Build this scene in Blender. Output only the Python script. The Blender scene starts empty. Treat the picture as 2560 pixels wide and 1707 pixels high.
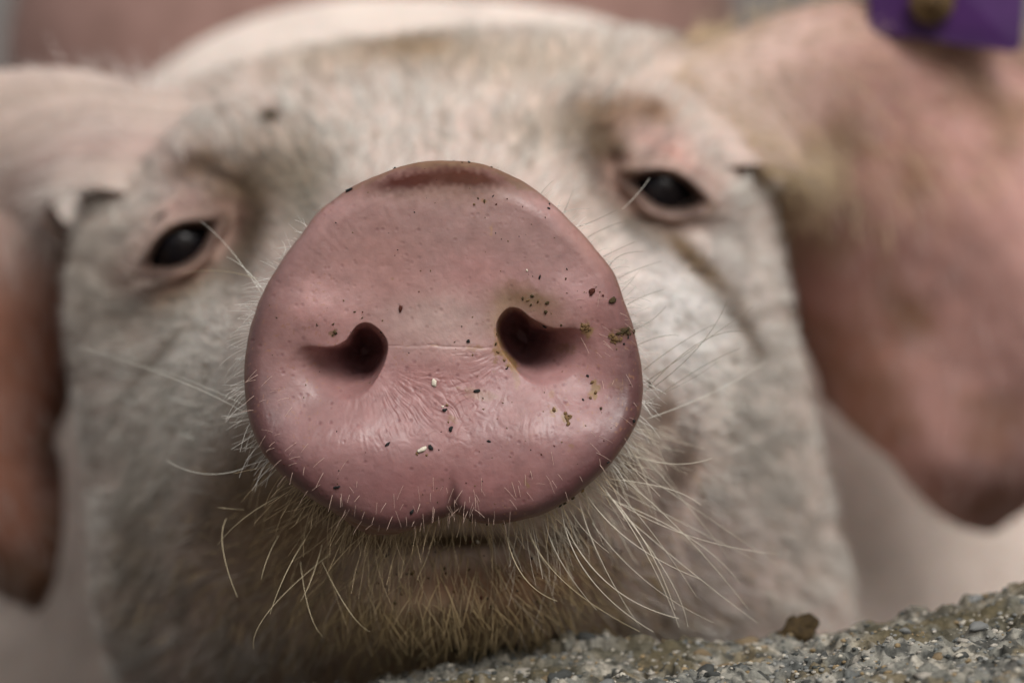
import bpy, math, random
import numpy as np
from mathutils import Matrix, Vector

random.seed(7)
rng = np.random.default_rng(7)
sc = bpy.context.scene
COL = sc.collection
R_ = math.radians

# ------------------------------------------------------------------ frame
# Lengths are metres. The builders lay the animal out in a frame that has the
# lens at its origin (x right, y away, z up); the camera was held at a tilt, so
# everything is turned by ROLL into the world, where the wall top is level.
FPX = 5580.0            # focal length in photograph pixels (2560 wide)
S = 2560.0 / 2352.0
CAM_H = 0.45
ROLL = Matrix.Rotation(R_(8.3), 4, 'Y')
M3 = np.array(ROLL.to_3x3())
OFF = np.array([0.0, 0.0, CAM_H])


def W(p):
    p = np.asarray(p, float)
    return p @ M3.T + OFF


def at(xd, yd, Y):
    """point seen at (xd, yd) at distance Y"""
    xd, yd, Y = np.broadcast_arrays(np.asarray(xd, float), np.asarray(yd, float), np.asarray(Y, float))
    return np.stack([(xd * S - 1280.0) / FPX * Y, Y, (853.5 - yd * S) / FPX * Y], -1)


# ------------------------------------------------------------------ camera
cd = bpy.data.cameras.new('camera')
cam = bpy.data.objects.new('camera', cd)
COL.objects.link(cam)
cd.sensor_width = 36.0
cd.lens = FPX / 2560.0 * 36.0
cd.clip_start = 0.01
cd.clip_end = 200.0
cam.matrix_world = Matrix.Translation(OFF) @ ROLL @ Matrix.Rotation(R_(90), 4, 'X')
cd.dof.use_dof = True
cd.dof.focus_distance = 0.452
cd.dof.aperture_fstop = 8.3
sc.camera = cam

# ------------------------------------------------------------------ light
SUN_EL, SUN_AZ = 43.0, 156.0      # azimuth: 0 = +y (away), 90 = +x (right), 180 = behind the lens
world = bpy.data.worlds.new('World')
sc.world = world
world.use_nodes = True
wn = world.node_tree.nodes
wl = world.node_tree.links
bg = wn['Background']
sky = wn.new('ShaderNodeTexSky')
sky.sky_type = 'NISHITA'
sky.sun_disc = False
sky.sun_elevation = R_(SUN_EL)
sky.sun_rotation = R_(SUN_AZ)
sky.air_density = 1.0
sky.dust_density = 6.0
hs = wn.new('ShaderNodeHueSaturation')
hs.inputs['Saturation'].default_value = 0.22      # overcast: the blue washed out
wl.new(sky.outputs[0], hs.inputs['Color'])
wl.new(hs.outputs[0], bg.inputs[0])
bg.inputs[1].default_value = 0.095
sd = bpy.data.lights.new('sun', 'SUN')
sd.energy = 2.7
sd.angle = R_(38)
sd.color = (1.0, 0.965, 0.935)
sun = bpy.data.objects.new('sun', sd)
COL.objects.link(sun)
_sv = Vector((math.sin(R_(SUN_AZ)) * math.cos(R_(SUN_EL)), math.cos(R_(SUN_AZ)) * math.cos(R_(SUN_EL)), math.sin(R_(SUN_EL))))
sun.rotation_euler = _sv.to_track_quat('Z', 'Y').to_euler()
sun.location = (1, -1, 3)
vs = sc.view_settings
vs.view_transform = 'Standard'
vs.look = 'None'
vs.exposure = -0.42
vs.gamma = 1.0
vs.use_curve_mapping = False
sc.render.engine = 'CYCLES'
sc.cycles.use_denoising = True
sc.cycles.max_bounces = 6
sc.cycles.diffuse_bounces = 3
sc.cycles.glossy_bounces = 2
sc.cycles.transmission_bounces = 2
sc.cycles.use_adaptive_sampling = True


# ------------------------------------------------------------------ helpers
def hash3(ix, iy, iz, seed):
    n = (ix.astype(np.int64) * 374761393 + iy.astype(np.int64) * 668265263 + iz.astype(np.int64) * 2147483647 + seed * 974634777) & 0xFFFFFFFF
    n = ((n ^ (n >> 13)) * 1274126177) & 0xFFFFFFFF
    n = ((n ^ (n >> 16)) * 2246822519) & 0xFFFFFFFF
    return ((n ^ (n >> 15)) & 0xFFFFFF) / float(0xFFFFFF)


def vnoise(p, seed=0):
    p = np.asarray(p, float)
    f = np.floor(p)
    t = p - f
    t = t * t * (3 - 2 * t)
    i = f.astype(np.int64)
    r = 0.0
    for dx in (0, 1):
        wx = t[..., 0] if dx else 1 - t[..., 0]
        for dy in (0, 1):
            wy = t[..., 1] if dy else 1 - t[..., 1]
            for dz in (0, 1):
                wz = t[..., 2] if dz else 1 - t[..., 2]
                r = r + wx * wy * wz * hash3(i[..., 0] + dx, i[..., 1] + dy, i[..., 2] + dz, seed)
    return r * 2 - 1


def fbm(p, octaves=3, seed=0):
    p = np.asarray(p, float)
    a, r, s = 1.0, 0.0, 0.0
    for k in range(octaves):
        r = r + a * vnoise(p, seed + k * 17)
        s += a
        p = p * 2.03 + 11.3
        a *= 0.5
    return r / s


def sstep(a, b, x):
    t = np.clip((x - a) / (b - a), 0, 1)
    return t * t * (3 - 2 * t)


def gauss(x, y, cx, cy, rx, ry, rot=0.0):
    c, s_ = math.cos(R_(rot)), math.sin(R_(rot))
    dx, dy = x - cx, y - cy
    u = (dx * c + dy * s_) / rx
    v = (-dx * s_ + dy * c) / ry
    return np.exp(-(u * u + v * v))


def mesh_np(name, verts, quads, mat, smooth=True, tris=None):
    me = bpy.data.meshes.new(name)
    verts = np.asarray(verts, np.float32)
    loops = []
    starts = []
    n = 0
    if quads is not None and len(quads):
        quads = np.asarray(quads, np.int32)
        loops.append(quads.ravel())
        starts.append(np.arange(len(quads), dtype=np.int32) * 4)
        n = len(quads) * 4
    if tris is not None and len(tris):
        tris = np.asarray(tris, np.int32)
        loops.append(tris.ravel())
        starts.append(n + np.arange(len(tris), dtype=np.int32) * 3)
    loops = np.concatenate(loops)
    starts = np.concatenate(starts)
    me.vertices.add(len(verts))
    me.vertices.foreach_set('co', verts.ravel())
    me.loops.add(len(loops))
    me.loops.foreach_set('vertex_index', loops)
    me.polygons.add(len(starts))
    me.polygons.foreach_set('loop_start', starts)
    me.update(calc_edges=True)
    me.validate()
    if smooth:
        me.shade_smooth()
    if mat:
        me.materials.append(mat)
    return me


def put(name, data, parent=None, loc=None):
    o = bpy.data.objects.new(name, data)
    COL.objects.link(o)
    if loc is not None:
        o.location = loc
    if parent:
        o.parent = parent
        o.matrix_parent_inverse = Matrix.Translation(parent.location).inverted()
    return o


def tag(o, label=None, cat=None, group=None, kind=None):
    if label:
        o['label'] = label
    if cat:
        o['category'] = cat
    if group:
        o['group'] = group
    if kind:
        o['kind'] = kind
    return o


def set_attr(me, name, kind, arr, dom='POINT'):
    a = me.attributes.new(name, kind, dom)
    arr = np.asarray(arr, np.float32)
    if kind == 'FLOAT_COLOR':
        if arr.shape[-1] == 3:
            arr = np.concatenate([arr, np.ones(arr.shape[:-1] + (1,), np.float32)], -1)
        a.data.foreach_set('color', np.ascontiguousarray(arr).ravel())
    elif kind == 'FLOAT_VECTOR':
        a.data.foreach_set('vector', np.ascontiguousarray(arr).ravel())
    else:
        a.data.foreach_set('value', arr.ravel())


def mat_new(name):
    m = bpy.data.materials.new(name)
    m.use_nodes = True
    nt = m.node_tree
    return m, nt, nt.nodes, nt.links, nt.nodes['Principled BSDF']


def nd(nt, typ, **kw):
    n = nt.nodes.new(typ)
    for k, v in kw.items():
        setattr(n, k, v)
    return n


def ramp(nt, src, stops):
    r = nt.nodes.new('ShaderNodeValToRGB')
    e = r.color_ramp.elements
    while len(e) < len(stops):
        e.new(0.5)
    for k, (p, c) in enumerate(stops):
        e[k].position = p
        e[k].color = (c, c, c, 1) if isinstance(c, (int, float)) else (*c, 1)
    nt.links.new(src, r.inputs[0])
    return r


# ------------------------------------------------------------------ materials
def skin_material():
    m, nt, N, L, b = mat_new('pig_skin')
    at_ = nd(nt, 'ShaderNodeAttribute', attribute_name='paint')
    sm = nd(nt, 'ShaderNodeAttribute', attribute_name='snout')
    px = nd(nt, 'ShaderNodeAttribute', attribute_name='spx')
    tc = nd(nt, 'ShaderNodeTexCoord')
    # fine mottling of the skin
    n1 = nd(nt, 'ShaderNodeTexNoise')
    n1.inputs['Scale'].default_value = 420
    n1.inputs['Detail'].default_value = 5
    L.new(tc.outputs['Object'], n1.inputs['Vector'])
    r1 = ramp(nt, n1.outputs[0], [(0.3, 0.90), (0.7, 1.07)])
    mul = nd(nt, 'ShaderNodeMix', data_type='RGBA', blend_type='MULTIPLY')
    mul.inputs[0].default_value = 1.0
    L.new(at_.outputs['Color'], mul.inputs[6])
    L.new(r1.outputs[0], mul.inputs[7])
    # pores of the snout disc
    vo = nd(nt, 'ShaderNodeTexVoronoi')
    vo.inputs['Scale'].default_value = 4.3
    vo.inputs['Randomness'].default_value = 0.95
    L.new(px.outputs['Vector'], vo.inputs['Vector'])
    pr = ramp(nt, vo.outputs['Distance'], [(0.03, 1.0), (0.30, 0.0)])
    pn = nd(nt, 'ShaderNodeTexNoise')
    pn.inputs['Scale'].default_value = 1.1
    L.new(px.outputs['Vector'], pn.inputs['Vector'])
    pnr = ramp(nt, pn.outputs[0], [(0.38, 0.0), (0.60, 1.0)])
    pm = nd(nt, 'ShaderNodeMath', operation='MULTIPLY')
    L.new(pr.outputs[0], pm.inputs[0])
    L.new(pnr.outputs[0], pm.inputs[1])
    pm2 = nd(nt, 'ShaderNodeMath', operation='MULTIPLY')
    L.new(pm.outputs[0], pm2.inputs[0])
    L.new(sm.outputs['Fac'], pm2.inputs[1])
    pm3 = nd(nt, 'ShaderNodeMath', operation='MULTIPLY')
    L.new(pm2.outputs[0], pm3.inputs[0])
    sx = nd(nt, 'ShaderNodeSeparateXYZ')
    L.new(px.outputs['Vector'], sx.inputs[0])
    gr = nd(nt, 'ShaderNodeMapRange')
    gr.inputs[1].default_value = 7.4
    gr.inputs[2].default_value = 9.4
    gr.inputs[3].default_value = 0.32
    gr.inputs[4].default_value = 0.80
    L.new(sx.outputs['Y'], gr.inputs[0])
    L.new(gr.outputs[0], pm3.inputs[1])
    mx = nd(nt, 'ShaderNodeMix', data_type='RGBA', blend_type='MIX')
    L.new(pm3.outputs[0], mx.inputs[0])
    L.new(mul.outputs[2], mx.inputs[6])
    mx.inputs[7].default_value = (0.17, 0.065, 0.07, 1)
    L.new(mx.outputs[2], b.inputs['Base Color'])
    # relief
    n2 = nd(nt, 'ShaderNodeTexNoise')
    n2.inputs['Scale'].default_value = 1300
    n2.inputs['Detail'].default_value = 4
    L.new(tc.outputs['Object'], n2.inputs['Vector'])
    sub = nd(nt, 'ShaderNodeMath', operation='MULTIPLY_ADD')
    L.new(pm2.outputs[0], sub.inputs[0])
    sub.inputs[1].default_value = -2.2
    L.new(n2.outputs[0], sub.inputs[2])
    bp = nd(nt, 'ShaderNodeBump')
    bp.inputs['Strength'].default_value = 0.16
    bp.inputs['Distance'].default_value = 0.0005
    L.new(sub.outputs[0], bp.inputs['Height'])
    L.new(bp.outputs[0], b.inputs['Normal'])
    wn_ = nd(nt, 'ShaderNodeTexNoise')
    wn_.inputs['Scale'].default_value = 130
    wn_.inputs['Detail'].default_value = 6
    wn_.inputs['Roughness'].default_value = 0.7
    L.new(tc.outputs['Object'], wn_.inputs['Vector'])
    wr_n = ramp(nt, wn_.outputs[0], [(0.38, 0.30), (0.62, 0.56)])
    rr = nd(nt, 'ShaderNodeMix', data_type='FLOAT')
    rr.inputs[2].default_value = 0.70
    L.new(sm.outputs['Fac'], rr.inputs[0])
    L.new(wr_n.outputs[0], rr.inputs[3])
    L.new(rr.outputs[0], b.inputs['Roughness'])
    sp = nd(nt, 'ShaderNodeMix', data_type='FLOAT')
    sp.inputs[2].default_value = 0.12
    sp.inputs[3].default_value = 0.42
    L.new(sm.outputs['Fac'], sp.inputs[0])
    L.new(sp.outputs[0], b.inputs['Specular IOR Level'])
    b.inputs['Subsurface Weight'].default_value = 0.22
    b.inputs['Subsurface Radius'].default_value = (1.0, 0.38, 0.25)
    b.inputs['Subsurface Scale'].default_value = 0.0022
    return m


def hair_material(name, rough=0.45):
    m, nt, N, L, b = mat_new(name)
    a = nd(nt, 'ShaderNodeAttribute', attribute_name='hcol')
    L.new(a.outputs['Color'], b.inputs['Base Color'])
    b.inputs['Roughness'].default_value = rough
    b.inputs['Specular IOR Level'].default_value = 0.35
    b.inputs['Subsurface Weight'].default_value = 0.0
    return m


def eye_material():
    m, nt, N, L, b = mat_new('eye_wet')
    tc = nd(nt, 'ShaderNodeTexCoord')
    n = nd(nt, 'ShaderNodeTexNoise')
    n.inputs['Scale'].default_value = 160
    L.new(tc.outputs['Object'], n.inputs['Vector'])
    r = ramp(nt, n.outputs[0], [(0.3, (0.004, 0.004, 0.006)), (0.8, (0.016, 0.010, 0.008))])
    L.new(r.outputs[0], b.inputs['Base Color'])
    b.inputs['Roughness'].default_value = 0.10
    b.inputs['Specular IOR Level'].default_value = 0.30
    return m


def rough_material(name, c1, c2, scale=300, rough=0.85, bump=0.4, dist=0.0005):
    m, nt, N, L, b = mat_new(name)
    tc = nd(nt, 'ShaderNodeTexCoord')
    oi = nd(nt, 'ShaderNodeObjectInfo')
    ad = nd(nt, 'ShaderNodeVectorMath', operation='ADD')
    L.new(tc.outputs['Object'], ad.inputs[0])
    L.new(oi.outputs['Random'], ad.inputs[1])
    n = nd(nt, 'ShaderNodeTexNoise')
    n.inputs['Scale'].default_value = scale
    n.inputs['Detail'].default_value = 6
    n.inputs['Roughness'].default_value = 0.65
    L.new(ad.outputs[0], n.inputs['Vector'])
    r = ramp(nt, n.outputs[0], [(0.32, c1), (0.68, c2)])
    L.new(r.outputs[0], b.inputs['Base Color'])
    bp = nd(nt, 'ShaderNodeBump')
    bp.inputs['Strength'].default_value = bump
    bp.inputs['Distance'].default_value = dist
    L.new(n.outputs[0], bp.inputs['Height'])
    L.new(bp.outputs[0], b.inputs['Normal'])
    b.inputs['Roughness'].default_value = rough
    b.inputs['Specular IOR Level'].default_value = 0.25
    return m


def attr_material(name, attr, rough=0.85, scale=700, bump=0.5, dist=0.0006, var=(0.65, 1.25)):
    m, nt, N, L, b = mat_new(name)
    a = nd(nt, 'ShaderNodeAttribute', attribute_name=attr)
    tc = nd(nt, 'ShaderNodeTexCoord')
    n = nd(nt, 'ShaderNodeTexNoise')
    n.inputs['Scale'].default_value = scale
    n.inputs['Detail'].default_value = 6
    n.inputs['Roughness'].default_value = 0.7
    L.new(tc.outputs['Object'], n.inputs['Vector'])
    r = ramp(nt, n.outputs[0], [(0.3, var[0]), (0.7, var[1])])
    mu = nd(nt, 'ShaderNodeMix', data_type='RGBA', blend_type='MULTIPLY')
    mu.inputs[0].default_value = 1.0
    L.new(a.outputs['Color'], mu.inputs[6])
    L.new(r.outputs[0], mu.inputs[7])
    L.new(mu.outputs[2], b.inputs['Base Color'])
    bp = nd(nt, 'ShaderNodeBump')
    bp.inputs['Strength'].default_value = bump
    bp.inputs['Distance'].default_value = dist
    L.new(n.outputs[0], bp.inputs['Height'])
    L.new(bp.outputs[0], b.inputs['Normal'])
    b.inputs['Roughness'].default_value = rough
    b.inputs['Specular IOR Level'].default_value = 0.3
    return m


MSKIN = skin_material()
MHAIR = hair_material('pig_hair')
MEYE = eye_material()

# ------------------------------------------------------------------ ground and far wall
gm = rough_material('trodden_earth', (0.10, 0.075, 0.055), (0.22, 0.17, 0.13), scale=9, bump=0.6, dist=0.02)
gv, gq = [], []
n = 40
gx = np.linspace(-12, 12, n)
gy = np.linspace(-10, 14, n)
GX, GY = np.meshgrid(gx, gy)
GZ = 0.012 * fbm(np.stack([GX * 1.3, GY * 1.3, GX * 0], -1), 2, 5)
gi = np.arange(n * n).reshape(n, n)
gq = np.stack([gi[:-1, :-1], gi[:-1, 1:], gi[1:, 1:], gi[1:, :-1]], -1).reshape(-1, 4)
tag(put('ground', mesh_np('ground', np.stack([GX, GY, GZ], -1).reshape(-1, 3), gq, gm)), kind='structure')


def box_mesh(name, lo, hi, mat, bevel=0.0, seg=1):
    import bmesh
    bm = bmesh.new()
    bmesh.ops.create_cube(bm, size=1.0)
    for v in bm.verts:
        v.co = Vector([lo[k] + (v.co[k] + 0.5) * (hi[k] - lo[k]) for k in range(3)])
    if bevel:
        bmesh.ops.bevel(bm, geom=bm.edges[:], offset=bevel, segments=seg, affect='EDGES', profile=0.6)
    me = bpy.data.meshes.new(name)
    bm.to_mesh(me)
    bm.free()
    me.materials.append(mat)
    return me


bwm = rough_material('dim_render', (0.16, 0.15, 0.145), (0.24, 0.225, 0.21), scale=4, bump=0.3, dist=0.01)
tag(put('barn_wall', box_mesh('barn_wall', (-4, 3.6, 0.0), (4, 3.8, 2.4), bwm, 0.01)),
    'plain dim grey wall far behind the pigs, seen in the top left corner', 'wall', kind='thing')

# ------------------------------------------------------------------ the white pig: one mesh
NT = 720
TH = np.linspace(0, 2 * np.pi, NT, endpoint=False)
CX, CY = 1020.0, 808.0          # middle of the snout disc (displayed pixels, 2352 wide)
Y0 = 0.450


def polar_interp(pts, sigma_deg):
    """pts: (angle deg, value...) -> smooth periodic tables over TH"""
    pts = sorted(pts)
    a = np.radians([p[0] % 360 for p in pts])
    order = np.argsort(a)
    a = a[order]
    v = np.array([p[1:] for p in pts], float)[order]
    aa = np.concatenate([a[-3:] - 2 * np.pi, a, a[:3] + 2 * np.pi])
    vv = np.concatenate([v[-3:], v, v[:3]])
    out = np.stack([np.interp(TH, aa, vv[:, k]) for k in range(v.shape[1])], -1)
    sg = sigma_deg / 360.0 * NT
    if sg > 0:
        k = np.arange(-int(4 * sg) - 1, int(4 * sg) + 2)
        g = np.exp(-0.5 * (k / sg) ** 2)
        g /= g.sum()
        out = np.stack([sum(gw * np.roll(out[:, c], kk) for kk, gw in zip(k, g)) for c in range(out.shape[1])], -1)
    return out


RIM_XY = [(1020, 370), (1065, 371), (1110, 376), (1170, 400), (1240, 445), (1310, 510), (1370, 575), (1408, 622), (1432, 690), (1460, 780),
          (1478, 880), (1471, 950), (1443, 1010), (1388, 1080), (1330, 1130), (1270, 1170), (1200, 1194), (1140, 1203), (1100, 1200), (1070, 1190),
          (1045, 1178), (1024, 1186), (1000, 1196), (960, 1212), (905, 1221), (860, 1214), (800, 1190), (740, 1160), (660, 1103), (600, 1036),
          (572, 960), (562, 880), (570, 780), (595, 690), (635, 620), (690, 540), (740, 478), (805, 432), (870, 401), (940, 378), (980, 372)]


def xy2pol(l):
    o = []
    for p in l:
        dx, dy = p[0] - CX, CY - p[1]
        o.append((math.degrees(math.atan2(dy, dx)), math.hypot(dx, dy)) + tuple(p[2:]))
    return o


RIM = polar_interp(xy2pol(RIM_XY), 1.0)[:, 0]
RIM = RIM + 2.6 * fbm(np.stack([np.cos(TH) * 9, np.sin(TH) * 9, TH * 0], -1), 3, 14)

# key rings behind the rim: angle -> (radius as seen, depth in mm behind Y0)
ANG = [0, 22.5, 45, 67.5, 90, 112.5, 135, 157.5, 180, 202.5, 225, 247.5, 270, 292.5, 315, 337.5]
KEYS = {
    'D': ([470, 428, 398, 408, 422, 422, 420, 432, 475, 495, 480, 470, 432, 452, 478, 487],
          [42, 46, 50, 50, 48, 50, 50, 46, 42, 38, 30, 26, 25, 26, 32, 40]),
    'D2': ([500, 452, 408, 408, 420, 424, 424, 460, 508, 526, 515, 505, 470, 490, 520, 520],
           [58, 62, 66, 66, 65, 66, 66, 62, 58, 50, 40, 27, 23, 27, 42, 54]),
    'E': ([560, 500, 440, 428, 432, 432, 450, 505, 570, 590, 600, 600, 570, 590, 610, 595],
          [78, 84, 90, 90, 88, 90, 90, 82, 78, 72, 58, 32, 24, 30, 56, 72]),
    'F': ([690, 592, 545, 500, 478, 500, 570, 605, 680, 720, 800, 735, 655, 690, 790, 720],
          [120, 124, 128, 128, 124, 128, 126, 120, 120, 115, 100, 62, 36, 50, 95, 116]),
    'G': ([765, 690, 720, 645, 598, 645, 760, 740, 780, 825, 1070, 900, 705, 820, 1100, 870],
          [165, 165, 168, 166, 162, 166, 168, 162, 165, 165, 160, 138, 100, 135, 160, 165]),
    'H': ([788, 800, 950, 780, 715, 735, 860, 905, 845, 850, 1088, 1100, 860, 1200, 1330, 935],
          [210, 215, 218, 208, 204, 210, 218, 215, 212, 212, 212, 205, 170, 205, 212, 210]),
    'I': ([775, 800, 970, 795, 728, 745, 870, 910, 825, 830, 1070, 1150, 1050, 1210, 1320, 915],
          [245, 250, 250, 240, 236, 244, 250, 250, 246, 246, 246, 245, 240, 245, 246, 245]),
    'J': ([740, 760, 860, 760, 700, 720, 800, 820, 780, 800, 980, 1100, 1150, 1150, 1180, 860],
          [330, 330, 320, 310, 305, 310, 320, 330, 330, 330, 330, 330, 330, 330, 330, 330]),
    'K': ([1420, 1050, 900, 835, 800, 860, 930, 930, 1150, 1300, 1450, 1500, 1500, 1550, 1700, 1700],
          [520, 510, 480, 470, 460, 470, 490, 510, 520, 520, 520, 520, 520, 520, 520, 520]),
    'L': ([1120, 900, 800, 720, 660, 720, 820, 900, 1100, 1250, 1320, 1300, 1250, 1320, 1400, 1300],
          [850, 850, 850, 850, 850, 850, 850, 850, 850, 850, 850, 850, 850, 850, 850, 850]),
    'M': ([560] * 16, [1180] * 16),
    'N': ([8] * 16, [1230] * 16),
}

def smooth_interp(x, xk, yk):
    xk, yk = np.asarray(xk, float), np.asarray(yk, float)
    f = np.linspace(xk[0], xk[-1], 400)
    g = np.interp(f, xk, yk)
    k = np.exp(-0.5 * (np.arange(-40, 41) / 13.0) ** 2)
    g = np.convolve(np.pad(g, 40, mode='edge'), k / k.sum(), mode='valid')
    return np.interp(x, f, g)



def disc_relief(x, y, rho):
    """depth (mm, away from the lens) of the snout disc; x, y in photograph pixels"""
    u = (x - 1110) / 490.0
    v = (y - 880) / 480.0
    d = smooth_interp(v, [-1.05, -0.9, -0.75, -0.4, -0.12, 0.0, 0.15, 0.3, 0.48, 0.65, 0.85, 1.05], [2.6, 0.4, 0.0, 2.4, 4.8, 4.9, 4.2, 2.0, -0.8, -1.2, 0.4, 3.2])
    d = d * (1 - 0.35 * np.clip(np.abs(u), 0, 1) ** 2) + 3.6 * np.clip(np.abs(u), 0, 1.1) ** 3
    d = d - 1.6 * gauss(x, y, 1105, 850, 95, 110)                     # septum
    d = d - 2.4 * gauss(x, y, 775, 800, 120, 75, 8) - 2.4 * gauss(x, y, 1450, 770, 120, 80, -10)   # wings above the nostrils
    d = d + 1.6 * gauss(x, y, 800, 985, 150, 70, -25) + 1.6 * gauss(x, y, 1440, 950, 140, 70, 25)
    d = d - 1.3 * gauss(x, y, 830, 1110, 170, 90) - 1.3 * gauss(x, y, 1400, 1080, 170, 90)
    d = d - 1.0 * gauss(x, y, 640, 960, 70, 200) - 1.0 * gauss(x, y, 1570, 950, 60, 200)
    # crease of the philtrum
    d = d + 2.8 * gauss(x, y, 1132, 1300, 13, 60) + 0.5 * gauss(x, y, 1127, 1240, 9, 45)
    # hairline crease across the septum
    yl = 866 - 3 * np.sin((x - 960) / 60.0) + 2.5 * vnoise(np.stack([x / 30, x * 0, x * 0], -1), 13)
    d = d + 0.09 * (0.6 + 0.5 * vnoise(np.stack([x / 22, y * 0, y * 0], -1), 12)) * np.exp(-((y - yl) / 2.4) ** 2) * sstep(945, 975, x) * (1 - sstep(1200, 1250, x))
    d = d - 0.12 * sstep(0, 8, y - yl) * (1 - sstep(8, 90, y - yl)) * gauss(x, y, 1100, 880, 110, 300)
    return d


def table(phi, tab):
    tab = sorted((a % 360, *b) for a, *b in tab)
    a = np.array([t[0] for t in tab])
    v = np.array([t[1:] for t in tab], float)
    aa = np.concatenate([a - 360, a, a + 360])
    vv = np.concatenate([v, v, v])
    return [np.interp(phi % 360, aa, vv[:, k]) for k in range(v.shape[1])]


NOS_L = (905, 890, [(88, 82, 20, 1.2), (59, 74, 18, 1.2), (28, 68, 18, 1.2), (-5, 56, 20, 1.2), (-40, 56, 22, 1.3), (-65, 66, 30, 1.4), (-92, 96, 70, 1.7), (-113, 124, 100, 1.9),
                    (-135, 150, 128, 2.1), (-154, 185, 165, 2.3), (-170, 215, 195, 2.4), (178, 215, 195, 2.3), (174, 175, 150, 1.9), (170, 130, 95, 1.5), (160, 80, 40, 1.2), (140, 58, 24, 1.1),
                    (124, 54, 22, 1.1), (106, 66, 20, 1.1)])
NOS_R = (1318, 850, [(112, 88, 20, 1.2), (138, 86, 18, 1.2), (160, 79, 18, 1.2), (183, 66, 18, 1.2), (224, 62, 20, 1.3), (250, 72, 28, 1.4), (281, 112, 75, 1.8), (308, 138, 108, 2.0),
                     (329, 165, 138, 2.1), (350, 180, 158, 2.2), (2, 178, 150, 2.1), (8, 150, 110, 1.8), (15, 110, 70, 1.5), (27, 74, 34, 1.2), (50, 54, 22, 1.1), (81, 50, 20, 1.1), (97, 64, 20, 1.1)])


def nostril(x, y):
    tot = np.zeros_like(x)
    for cx, cy, tab in (NOS_L, NOS_R):
        dx, dy = x - cx, cy - y
        r = np.hypot(dx, dy)
        ph = np.degrees(np.arctan2(dy, dx))
        ro, w, p = table(ph, tab)
        # smooth the table a little by averaging neighbours
        for da in (-12, -6, 6, 12):
            r2, w2, p2 = table(ph + da, tab)
            ro, w, p = ro + r2, w + w2, p + p2
        ro, w, p = ro / 5, w / 5, p / 5
        p = np.where(p > 1.4, p + 0.45 * np.clip((p - 1.4) / 0.6, 0, 1), p)
        ro = ro * 1.08
        t = np.clip((ro - r) / w, 0, 1)
        soft = t ** p
        # round the lip of the opening
        soft = np.where(t < 0.25, soft * (t / 0.25) ** 0.6, soft)
        core = np.clip((ro - w - r) / 40.0, 0, 1)
        tot = np.maximum(tot, soft * 19.0 + core * 9.0)
    return tot


def fan_wrinkles(x, y):
    """fine skin folds that fan out below the nostrils and the cell pattern of the lower disc"""
    h = np.zeros_like(x)
    for cx, cy, sgn in ((905, 890, -1), (1318, 850, 1)):
        dx, dy = x - cx, y - cy
        r = np.hypot(dx, dy)
        a = np.degrees(np.arctan2(dx * (-sgn), dy))      # 0 = straight down, positive towards the septum
        wob = 3.5 * vnoise(np.stack([x / 60, y / 60, x * 0 + sgn], -1), 3)
        q = np.stack([(a + wob) * 0.55, r / 42.0, x * 0 + sgn * 3], -1)
        n1 = vnoise(q, 21)
        n2 = vnoise(q * np.array([2.1, 1.6, 1.0]), 22)
        m = sstep(85, 125, r) * (1 - sstep(200, 330, r)) * sstep(-45, -15, a) * (1 - sstep(55, 95, a))
        m = m * sstep(-0.5, 0.4, fbm(np.stack([x / 55, y / 55, x * 0 + sgn], -1), 2, 23))
        h = h + m * (0.085 * n1 + 0.05 * n2)
    mc = gauss(x, y, 1110, 1010, 190, 130)
    wx = x + 14 * vnoise(np.stack([x / 40, y / 40, x * 0], -1), 8)
    wy = y + 14 * vnoise(np.stack([x / 40, y / 40, x * 0 + 7], -1), 9)
    c1 = np.abs(vnoise(np.stack([(wx + wy) / 26, (wx - wy) / 40, x * 0], -1), 31))
    c2 = np.abs(vnoise(np.stack([(wx - wy) / 26, (wx + wy) / 40, x * 0 + 3], -1), 32))
    h = h + mc * (0.32 - 0.66 * np.minimum(c1, c2)) * -0.34
    # faint long folds near the upper rim
    mu = sstep(0.70, 0.80, np.hypot((x - 1110) / 490, (y - 880) / 480)) * sstep(60, 160, 880 - y) * (1 - sstep(330, 430, 880 - y))
    aa = np.degrees(np.arctan2(880 - y, x - 1110))
    h = h + mu * 0.04 * vnoise(np.stack([aa * 0.7, np.hypot(x - 1110, y - 880) / 120, x * 0], -1), 41)
    h = h + 0.10 * fbm(np.stack([x / 38, y / 38, x * 0], -1), 3, 51) + 0.35 * fbm(np.stack([x / 160, y / 160, x * 0], -1), 2, 52)
    return h


# disc rings
ND = 330
rho = np.linspace(0.004, 1.0, ND)
rho = np.concatenate([rho[rho < 0.90], 0.90 + 0.10 * np.sin(np.linspace(0, 1, 46) * np.pi / 2)])
RR, TT = np.meshgrid(rho, TH, indexing='ij')
rad = RR * RIM[None, :]
xd = CX + rad * np.cos(TT)
yd = CY - rad * np.sin(TT)
xs, ys = xd * S, yd * S


def edge_roll(RR, TT):
    up = np.clip(np.sin(TT), 0, 1)
    w = 0.085 + 0.075 * up ** 3           # the top of the disc turns over more slowly
    e = np.clip((RR - (1 - w)) / w, 0, 1)
    return (1 - np.sqrt(np.clip(1 - e * e, 0, 1))) * (4.6 + 2.5 * up ** 3)


dep = disc_relief(xs, ys, RR) + edge_roll(RR, TT)
fade = 1 - sstep(0.93, 1.0, RR)
wr = fan_wrinkles(xs, ys)
nos = nostril(xs, ys)
dep = dep + nos - wr * (0.35 + 0.65 * fade) * np.clip(1 - nos / 3.0, 0, 1)
disc_dep = dep
# the wing overhangs the slit of the nostril: slide its lower lip down a little
sh = 14 * gauss(xs, ys, 815, 850, 62, 17, 3) + 12 * gauss(xs, ys, 1395, 805, 58, 17, -8)
yd_s = yd + sh / S
disc_P = at(xd, yd_s, Y0 + dep / 1000.0)


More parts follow.
